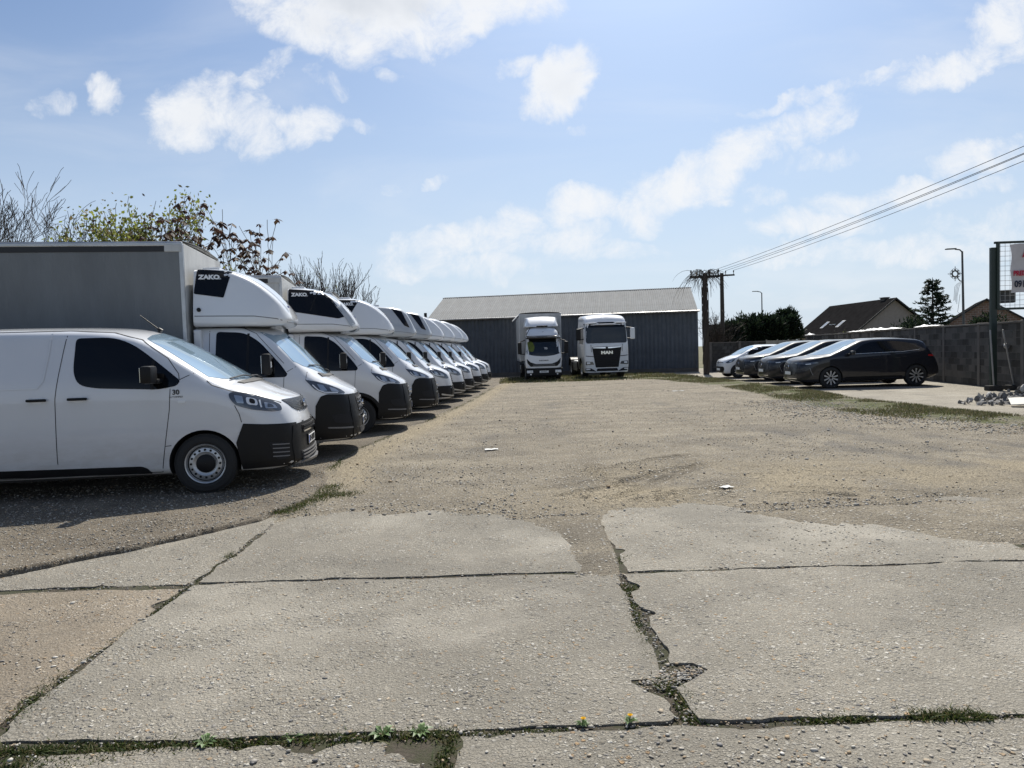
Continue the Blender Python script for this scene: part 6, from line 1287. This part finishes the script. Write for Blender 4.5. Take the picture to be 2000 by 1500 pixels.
# ================================================================== cars by the wall
def suv(label, loc, rz):
    t = thing('parked_car', label, 'car', loc, rz, 'dark cars parked by the wall')
    K = dict(zb=[(0, .27), (.15, .22), (.5, .20), (4.1, .24), (4.5, .36)],
             zt=[(0, .90), (.03, .93), (.12, .975), (.4, 1.035), (.72, 1.075), (.78, 1.09), (1.0, 1.17), (1.4, 1.335), (1.8, 1.475), (2.1, 1.545), (2.5, 1.575), (3.0, 1.575), (3.6, 1.54), (3.98, 1.49), (4.05, 1.465), (4.16, 1.30), (4.26, 1.12), (4.34, 1.04), (4.42, .95), (4.47, .80), (4.5, .68)],
             w=[(0, .06), (.008, .25), (.02, .40), (.045, .53), (.08, .62), (.13, .69), (.2, .75), (.28, .80), (.38, .84), (.6, .89), (1., .925), (2., .93), (3.6, .93), (4.1, .91), (4.35, .87), (4.5, .78)],
             zs=[(0, .70), (.4, .88), (.8, .98), (1.4, 1.02), (3.5, 1.06), (4.1, 1.0), (4.5, .60)], crown=[(0, .03), (.4, .05), (.75, .06), (1., .12), (1.5, .13), (2.1, .05), (3.8, .04), (4.1, .08), (4.5, .06)], tum=[(0, .3), (.7, .32), (1., .36), (2., .32), (4., .34), (4.5, .3)], ins=[(0, .05), (.4, .07), (.76, .06), (1.2, .02), (4.5, .02)], rt=[(0, .07), (.7, .08), (1., .05), (2., .08), (4.5, .08)], rb=[(0, .06), (4.5, .10)])
    B = Body(1.0, 4.5, K, setback=[(.2, .06), (.3, .0), (.5, .0), (.7, .02), (.85, .06), (.95, .12)], stations=[.75]); B.obj('body', M['navy'], t, [(0, .34), (-2.72, .34)], .375, .36, .93)
    B.patch2('side_window', rpoly([(-.62, 1.085), (-.76, 1.17), (-1.08, 1.375), (-1.35, 1.445), (-1.9, 1.475), (-2.5, 1.40), (-2.86, 1.21), (-2.80, 1.17), (-2.3, 1.12)], [.02, .1, .1, .1, .2, .2, .05, .05, .2]), M['glass_tint'], t, off=.005, step=.1)
    for v in 'RL':
        B.ribbon('window_trim', [(-.60, 1.075), (-1.5, 1.095), (-2.3, 1.11), (-2.84, 1.165)], v, .014, M['alu'], t, off=.007)
        for path in ([(-.55, .35), (-.56, 1.06)], [(-1.62, .35), (-1.60, 1.09)], [(-2.35, .75), (-2.28, 1.10)], [(.30, .95), (.35, .80)]): B.ribbon('panel_gap', path, v, .007, M['gap'], t)
        for hx in (-1.42, -2.12): p, n_ = B._ray(v, hx, .93); MB().box(p + n_*.012, (.18, .022, .03), bev=.01).obj('door_handle', M['navy'], t)
        B.patch('arch_trim', rpoly([(-.45, .24), (-.45, .36), (-2.27, .36), (-2.27, .24)], .02), v, M['plastic'], t, off=.006, step=.2)
        h = B.patch('headlight', rpoly([(.97, .80), (.90, .845), (.42, .86), (.38, .82), (.70, .77)], .02), v, M['lamp'], t, off=.006, step=.05); B.ribbon('lamp_strip', [(.60, .80), (.74, .785)], v, .025, M['lampw'], h, off=.01)
        B.ribbon('running_light', [(.64, .68), (.60, .55), (.55, .44)], v, .018, M['alu_grey'], t, off=.01)
        B.patch('tail_light', rpoly([(-3.36, 1.0), (-3.1, 1.0), (-3.1, .94), (-3.40, .93)], .02), v, M['red'], t, off=.006)
        p, n_ = B._ray(v, -.62, 1.08); mirror(t, -.60, p.y, 1.12, .13, .17, M['navy'], 'low')
    ws = [(.27, 0), (.24, .35), (.13, .58), (-.05, .74), (-.35, .70), (-.70, .63), (-.98, .56), (-1.06, .3), (-1.08, 0)]; ws = ws + [(a, -b) for a, b in ws[-2:0:-1]]; B.patch('windscreen', ws, 'T', M['windscreen_dark'], t, off=.005, step=.12)
    rw = [(-3.06, 0), (-3.06, .45), (-3.10, .56), (-3.24, .60), (-3.26, 0)]; B.patch('rear_window', rw[:-1] + [(-3.26, 0)] + [(a, -b) for a, b in rw[-2:0:-1]], 'T', M['glass_tint'], t, off=.005, step=.1)
    B.patch('grille', rpoly([(-.52, .80), (.52, .80), (.58, .62), (.42, .42), (-.42, .42), (-.58, .62)], .05), 'F', M['grille_mesh'], t, off=.008, step=.08); B.patch('bumper_trim', rpoly([(-.55, .34), (.55, .34), (.55, .315), (-.55, .315)], .01), 'F', M['chrome'], t, off=.012, step=.1)
    p, n_ = B._ray('F', 0, .70); MB().box((p.x + .02, 0, .70), (.02, .10, .10), Matrix.Rotation(R(45), 3, 'X'), .01).obj('emblem', M['chrome'], t); plate(t, B, .50, '', .46, .10, False)
    MB().box((-2.4, 0, 1.56), (.18, .03, .03), bev=.01).obj('aerial', M['plastic'], t)
    for x in (0, -2.72):
        for sg in (-1, 1): wheel(t, x, sg*.925, .34, .225, 'alloy', rim=.70)
        MB().box((x, 0, .34), (.12, 1.5, .12)).obj('axle', M['chassis'], t)
    return t
suv('dark car nearest the camera by the wall, its whole side in view', (10.16, 23.5, .02), R(180))
suv('dark car second from the right, between two other dark cars', (10.36, 26.6, .02), R(180))
suv('dark car next to the small white hatchback', (10.45, 29.6, .02), R(180))
def hatch():
    t = thing('small_hatchback', 'small white hatchback at the far end of the parked cars', 'car', (10.15, 32.6, .02), R(180))
    K = dict(zb=[(0, .26), (.15, .20), (3.4, .22), (3.55, .3)], zt=[(0, .80), (.04, .83), (.15, .88), (.4, .97), (.6, 1.02), (.64, 1.04), (.9, 1.19), (1.2, 1.34), (1.5, 1.43), (1.9, 1.465), (2.6, 1.46), (3.2, 1.42), (3.35, 1.36), (3.45, 1.1), (3.52, .9), (3.55, .75)],
             w=[(0, .06), (.008, .25), (.02, .38), (.045, .50), (.08, .58), (.13, .65), (.2, .70), (.28, .74), (.4, .77), (.7, .81), (1.2, .82), (3., .82), (3.4, .77), (3.55, .68)], zs=[(0, .62), (.5, .88), (1., .93), (3.2, .98), (3.55, .6)], crown=[(0, .03), (.6, .06), (.9, .12), (1.3, .12), (1.8, .07), (3.55, .06)], tum=[(0, .3), (1., .30), (3.55, .28)], ins=[(0, .05), (.6, .06), (1, .02), (3.55, .02)], rt=[(0, .08), (.6, .07), (1., .05), (2., .08), (3.55, .08)], rb=[(0, .06), (3.55, .09)])
    B = Body(.65, 3.55, K, setback=[(.2, .05), (.3, 0), (.6, .0), (.8, .05), (.9, .12)], stations=[.62]); B.obj('body', M['white_clean'], t, [(0, .30), (-2.42, .30)], .33, .3, .82)
    B.patch2('side_window', rpoly([(-.28, .97), (-.62, 1.24), (-.95, 1.37), (-1.9, 1.39), (-2.4, 1.30), (-2.35, 1.06), (-1.6, .99)], .05), M['glass_tint'], t, off=.005, step=.1)
    ws = [(.05, 0), (.02, .3), (-.08, .52), (-.22, .64), (-.5, .60), (-.8, .54), (-.86, .3), (-.88, 0)]; B.patch('windscreen', ws + [(a, -b) for a, b in ws[-2:0:-1]], 'T', M['windscreen'], t, off=.005, step=.12)
    B.patch('bumper_grille', rpoly([(-.55, .52), (.55, .52), (.60, .40), (.52, .24), (-.52, .24), (-.60, .40)], .06), 'F', M['plastic'], t, off=.010, step=.08); B.patch('number_plate', rpoly([(-.23, .44), (.23, .44), (.23, .34), (-.23, .34)], .005), 'F', M['plate'], t, off=.02)
    p, n_ = B._ray('F', 0, .70); MB().cyl((p.x, 0, .70), (p.x + .02, 0, .705), .06, n=16).obj('emblem', M['chrome'], t); B.patch('grille_strip', rpoly([(-.5, .715), (.5, .715), (.5, .685), (-.5, .685)], .01), 'F', M['gap'], t, off=.006, step=.1)
    for v, sg in (('R', -1), ('L', 1)):
        h = B.patch('headlight', rpoly([(.10, .86), (.36, .80), (.52, .70), (.45, .66), (.22, .72)], .03), v, M['lamp'], t, off=.006, step=.05); B.patch('lamp_chamber', rpoly([(.24, .80), (.36, .765), (.38, .71), (.28, .735)], .02), v, M['reflector'], h, off=.010)
        p, n_ = B._ray(v, -.35, .99); mirror(t, -.33, p.y, 1.02, .12, .14, M['white_clean'], 'low'); B.ribbon('panel_gap', [(-.22, .3), (-.25, .95)], v, .007, M['gap'], t); B.ribbon('panel_gap', [(-1.45, .3), (-1.45, .98)], v, .007, M['gap'], t)
        for x in (0, -2.42): wheel(t, x, sg*.81, .30, .19, 'alloy', rim=.62, n=28)
    for x in (0, -2.42): MB().box((x, 0, .30), (.1, 1.3, .1)).obj('axle', M['chassis'], t)
hatch()
# ================================================================== trees
M['bark'] = simple('bark', (.085, .07, .058), .95, var=.3, vscale=9, bump=.6); M['twig'] = simple('twig', (.060, .048, .040), .95, var=.3)
class Tree:
    def __init__(s): s.tr, s.br, s.tips = MB(), MB(), []
    def grow(s, p, d, L, r_, lev, maxl, spread, upw, nch, thick=True, jitter=.16, shrink=.72):
        n = 4; pts = [Vector(p)]; rad = [r_]; q = Vector(p); d = Vector(d).normalized()
        for i in range(n):
            d = (d + Vector((random.gauss(0, jitter), random.gauss(0, jitter), random.gauss(0, jitter*.5) + upw*.12))).normalized(); q = q + d*L/n; pts.append(q.copy()); rad.append(max(.0095, r_*(1 - .42*(i + 1)/n)))
        (s.tr if lev == 0 else s.br).tube(pts, rad, 7 if lev == 0 else 5 if lev == 1 else 3, False)
        if lev >= maxl: s.tips.append((pts[-1], d)); s.tips.append((pts[2], d)); return
        for k in range(nch[min(lev, len(nch) - 1)]):
            f = random.uniform(.3, 1.) if k else 1.; i = min(n, max(1, int(round(f*n)))); base = pts[i]; a = random.uniform(0, 6.283); o = d.orthogonal().normalized(); o2 = d.cross(o); sp = spread*random.uniform(.6, 1.3)*(.45 if k == 0 else 1)
            nd = (d*math.cos(sp) + (o*math.cos(a) + o2*math.sin(a))*math.sin(sp)); nd.z += upw*.25; s.grow(base, nd, L*shrink*random.uniform(.75, 1.15), rad[i]*random.uniform(.55, .8), lev + 1, maxl, spread, upw, nch, thick, jitter, shrink)
def leaves(name, tips, per, size, cols, parent, sp=.25, droop=.0, drop=1., shape='quad'):
    T = [t for t in tips if random.random() < drop]; P = np.array([t[0][:] for t in T]); P = np.repeat(P, per, 0); P = P + rng.normal(0, sp, P.shape)
    n = len(P); u_ = rng.normal(0, 1, (n, 3)); u_[:, 2] -= droop; u_ /= np.linalg.norm(u_, axis=1)[:, None]; w_ = np.cross(u_, rng.normal(0, 1, (n, 3))); w_ /= np.linalg.norm(w_, axis=1)[:, None]; sz = size*rng.uniform(.6, 1.3, (n, 1))
    V_ = np.stack([P, P + u_*sz*.5 + w_*sz*.28, P + u_*sz, P + u_*sz*.5 - w_*sz*.28], 1).reshape(-1, 3); F_ = np.arange(4*n).reshape(-1, 4); c = cols[rng.integers(0, len(cols), n)]*rng.uniform(.65, 1.25, (n, 1))
    o = np_obj(name, V_, F_, M['leaf'], parent, False, np.repeat(c, 4, 0)); o['kind'] = 'stuff'; return o
def bare_tree(loc, label, L, r_, maxl, spread, upw, nch, stems=1, fan=.3, leaf=None, name='bare_tree', seed=1, shrink=.72, jitter=.16):
    random.seed(seed); t = thing(name, label, 'tree', loc); T = Tree()
    for k in range(stems):
        a = k*6.283/max(1, stems) + random.uniform(-.4, .4); f = fan if stems > 1 else .05; T.grow((math.cos(a)*.12*(stems > 1), math.sin(a)*.12*(stems > 1), -.05), (math.cos(a)*f*random.uniform(.5, 1.3), math.sin(a)*f*random.uniform(.5, 1.3), 1), L*random.uniform(.85, 1.1), r_*(1 if stems == 1 else .6), 0, maxl, spread, upw, nch, jitter=jitter, shrink=shrink)
    T.tr.obj('trunk', M['bark'], t); T.br.obj('crown', M['twig'], t)
    if leaf: leaf(T.tips, t)
    return t
bare_tree((-18.9, 27.5, 0), 'large bare twiggy tree at the left edge behind the first box body', 3.1, .17, 5, .5, .4, (4, 4, 3, 3, 3), 3, .3, seed=4)
bare_tree((-21.8, 29.5, 0), 'bare tree standing behind the left edge twiggy tree', 3.1, .15, 5, .5, .4, (4, 4, 3, 3, 3), 2, .3, seed=14)
YG = np.array([(.25, .29, .05), (.30, .33, .07), (.18, .22, .04), (.20, .20, .06), (.22, .18, .09)])
bare_tree((-14.9, 27.6, 0), 'shrubby tree with fresh yellow-green spring leaves behind the first box body', 2.9, .12, 4, .42, .6, (4, 4, 4, 3), 5, .3, lambda tp, t: leaves('foliage', tp, 5, .17, YG, t, .16), 'leafy_tree', 21)
bare_tree((-13.4, 27.0, 0), 'smaller yellow-green leafing tree beside the brown-leaved tree', 2.5, .11, 4, .42, .6, (4, 4, 4, 3), 4, .3, lambda tp, t: leaves('foliage', tp, 3, .16, np.concatenate([YG, np.array([(.08, .05, .04)])]), t, .16), 'leafy_tree', 22)
BRN = np.array([(.045, .022, .018), (.060, .030, .022), (.035, .020, .016), (.075, .045, .025)])
def chestnut_leaf(tp, t):
    T = [q for q in tp if random.random() < .75]; V_ = []; C_ = []
    for p, d in T:
        for k in range(6):
            a = k*1.047 + random.random(); L = random.uniform(.17, .30); dv = Vector((math.cos(a)*.75, math.sin(a)*.75, -random.uniform(.25, .9))).normalized(); w_ = dv.cross(Vector((0, 0, 1))).normalized()*L*.26; V_ += [p, p + dv*L*.55 + w_, p + dv*L, p + dv*L*.55 - w_]; c = BRN[random.randrange(4)]; C_ += [c]*4
    o = np_obj('foliage', np.array([v[:] for v in V_]), np.arange(len(V_)).reshape(-1, 4), M['leaf'], t, False, np.array(C_)); o['kind'] = 'stuff'
bare_tree((-11.0, 24.3, 0), 'tree with drooping dark brown young leaf clusters behind the first pod', 2.62, .10, 3, .42, .55, (5, 4, 3), 6, .35, chestnut_leaf, 'brown_leaved_tree', 33, jitter=.1)
bare_tree((-9.7, 25., 0), 'smaller tree with dark brown leaf clusters, right of the larger one', 2.45, .08, 3, .45, .5, (5, 4, 3), 5, .4, chestnut_leaf, 'brown_leaved_tree', 36, jitter=.1)
bare_tree((-10.0, 38.5, 0), 'bare upright shrub-like tree behind the middle of the van row', 2.6, .10, 4, .32, .75, (4, 4, 4, 3), 8, .38, lambda tp, t: leaves('foliage', tp, 1, .09, YG, t, .1, drop=.04), 'bare_tree', 44)
bare_tree((13.2, 43.5, 0), 'small bare bush between the vine pole and the bare pole', 1.4, .05, 4, .5, .3, (4, 4, 3, 3), 5, .5, name='bare_bush', seed=51)
# evergreens
DG = np.array([(.012, .022, .012), (.018, .030, .015), (.025, .038, .018), (.010, .017, .010)])
def evergreen(loc, h, w_, label, seed, n=9000, size=.34, name='evergreen_tree'):
    random.seed(seed); g_ = np.random.default_rng(seed); t = thing(name, label, 'tree', loc); MB().cyl((0, 0, -.1), (0, 0, h*.8), .18, .06, 8).obj('trunk', M['bark'], t)
    m_ = 70; u_ = g_.normal(0, 1, (m_, 3)); u_ /= np.linalg.norm(u_, axis=1)[:, None]; c = u_*np.array([w_*.42, w_*.42, h*.36])*g_.uniform(.35, 1., (m_, 1)) + np.array([0, 0, h*.55]); rr = g_.uniform(.10, .22, m_)*w_
    k = g_.integers(0, m_, n); q = g_.normal(0, 1, (n, 3)); q /= np.linalg.norm(q, axis=1)[:, None]; P = c[k] + q*(rr[k]*g_.uniform(.5, 1.12, n))[:, None]*np.array([1, 1, 1.25]); P[:, 2] = np.maximum(P[:, 2], .1)
    d = q + np.array([0, 0, .8]) + g_.normal(0, .4, (n, 3)); d /= np.linalg.norm(d, axis=1)[:, None]; s_ = np.cross(d, g_.normal(0, 1, (n, 3))); s_ /= np.linalg.norm(s_, axis=1)[:, None]; sz = size*g_.uniform(.5, 1.3, (n, 1))
    V_ = np.stack([P - s_*sz*.22, P + d*sz*.6 - s_*sz*.15, P + d*sz, P + s_*sz*.22], 1).reshape(-1, 3); col = DG[g_.integers(0, 4, n)]*g_.uniform(.6, 1.4, (n, 1))
    o = np_obj('crown', V_, np.arange(4*n).reshape(-1, 4), M['leaf'], t, False, np.repeat(col, 4, 0)); return t
for x, y, h, w_, lb, sd_ in ((20.3, 65, 3.9, 3.0, 'dark evergreen just right of the bare pole, lowest of its group', 1), (22.3, 66, 4.3, 3.4, 'dark evergreen in the middle of the group behind the low wall', 2), (24.2, 66, 4.4, 3.2, 'dark evergreen under the distant street lamp', 3), (25.9, 67, 5.0, 2.8, 'tallest dark evergreen of the group, left of the low tiled roof', 4)): evergreen((x, y, 0), h, w_, lb, sd_)
evergreen((35.3, 52.5, 0), 3.6, 2.6, 'dark shrub below the brick-gabled house beside the banner post', 7, 3500, .25, 'evergreen_shrub')
evergreen((31.6, 56, 0), 3.0, 3.4, 'dark hedge bush at the foot of the conifer', 8, 3500, .25, 'evergreen_shrub')
bare_tree((42.5, 90, 0), 'thin olive bush in front of the dark tiled roof', 1.1, .05, 3, .6, .2, (4, 4, 3), 6, .7, lambda tp, t: leaves('foliage', tp, 3, .22, np.array([(.10, .10, .05), (.07, .08, .03)]), t, .3), 'garden_bush', 61)
def conifer(loc, h, w_, label, seed):
    random.seed(seed); t = thing('conifer', label, 'tree', loc); MB().cyl((0, 0, -.1), (0, 0, h), .2, .02, 8).obj('trunk', M['bark'], t); V_, C_ = [], []; z = .5; bb = MB()
    while z < h*.985:
        f = 1 - z/h; R_ = w_/2*(f**.75)*1.05; nb_ = 7 if f > .15 else 5
        for k in range(nb_):
            a = random.uniform(0, 6.283); L = R_*random.uniform(.55, 1.2) + .12; dz_ = random.uniform(-.12, .18)*L; e = Vector((math.cos(a)*L, math.sin(a)*L, dz_ + .12*L)); p0 = Vector((0, 0, z)); bb.cyl(p0, p0 + e, .03, .008, 4, False)
            for i in range(int(10 + L*26)):
                s_ = random.uniform(.15, 1.)**.7; p = p0 + e*s_ + Vector((random.gauss(0, .10), random.gauss(0, .10), random.gauss(0, .05) - .10*s_*(1 - s_)*2)); sz = random.uniform(.14, .30); d = (e.normalized() + Vector((random.gauss(0, .7), random.gauss(0, .7), random.gauss(-.1, .5)))).normalized(); w2 = d.cross(Vector((random.gauss(0, 1), random.gauss(0, 1), random.gauss(0, 1)))).normalized()*sz*.22
                V_ += [p - w2, p + d*sz*.6 - w2*.8, p + d*sz, p + w2]; C_ += [DG[random.randrange(4)]*random.uniform(.7, 1.4)]*4
        z += .30 if f > .2 else .2
    bb.obj('branches', M['twig'], t); np_obj('crown', np.array([v[:] for v in V_]), np.arange(len(V_)).reshape(-1, 4), M['leaf'], t, False, np.array(C_))
conifer((35.9, 60.5, 0), 6.7, 4.3, 'pointed dark conifer standing right of the dark-roofed house', 5)
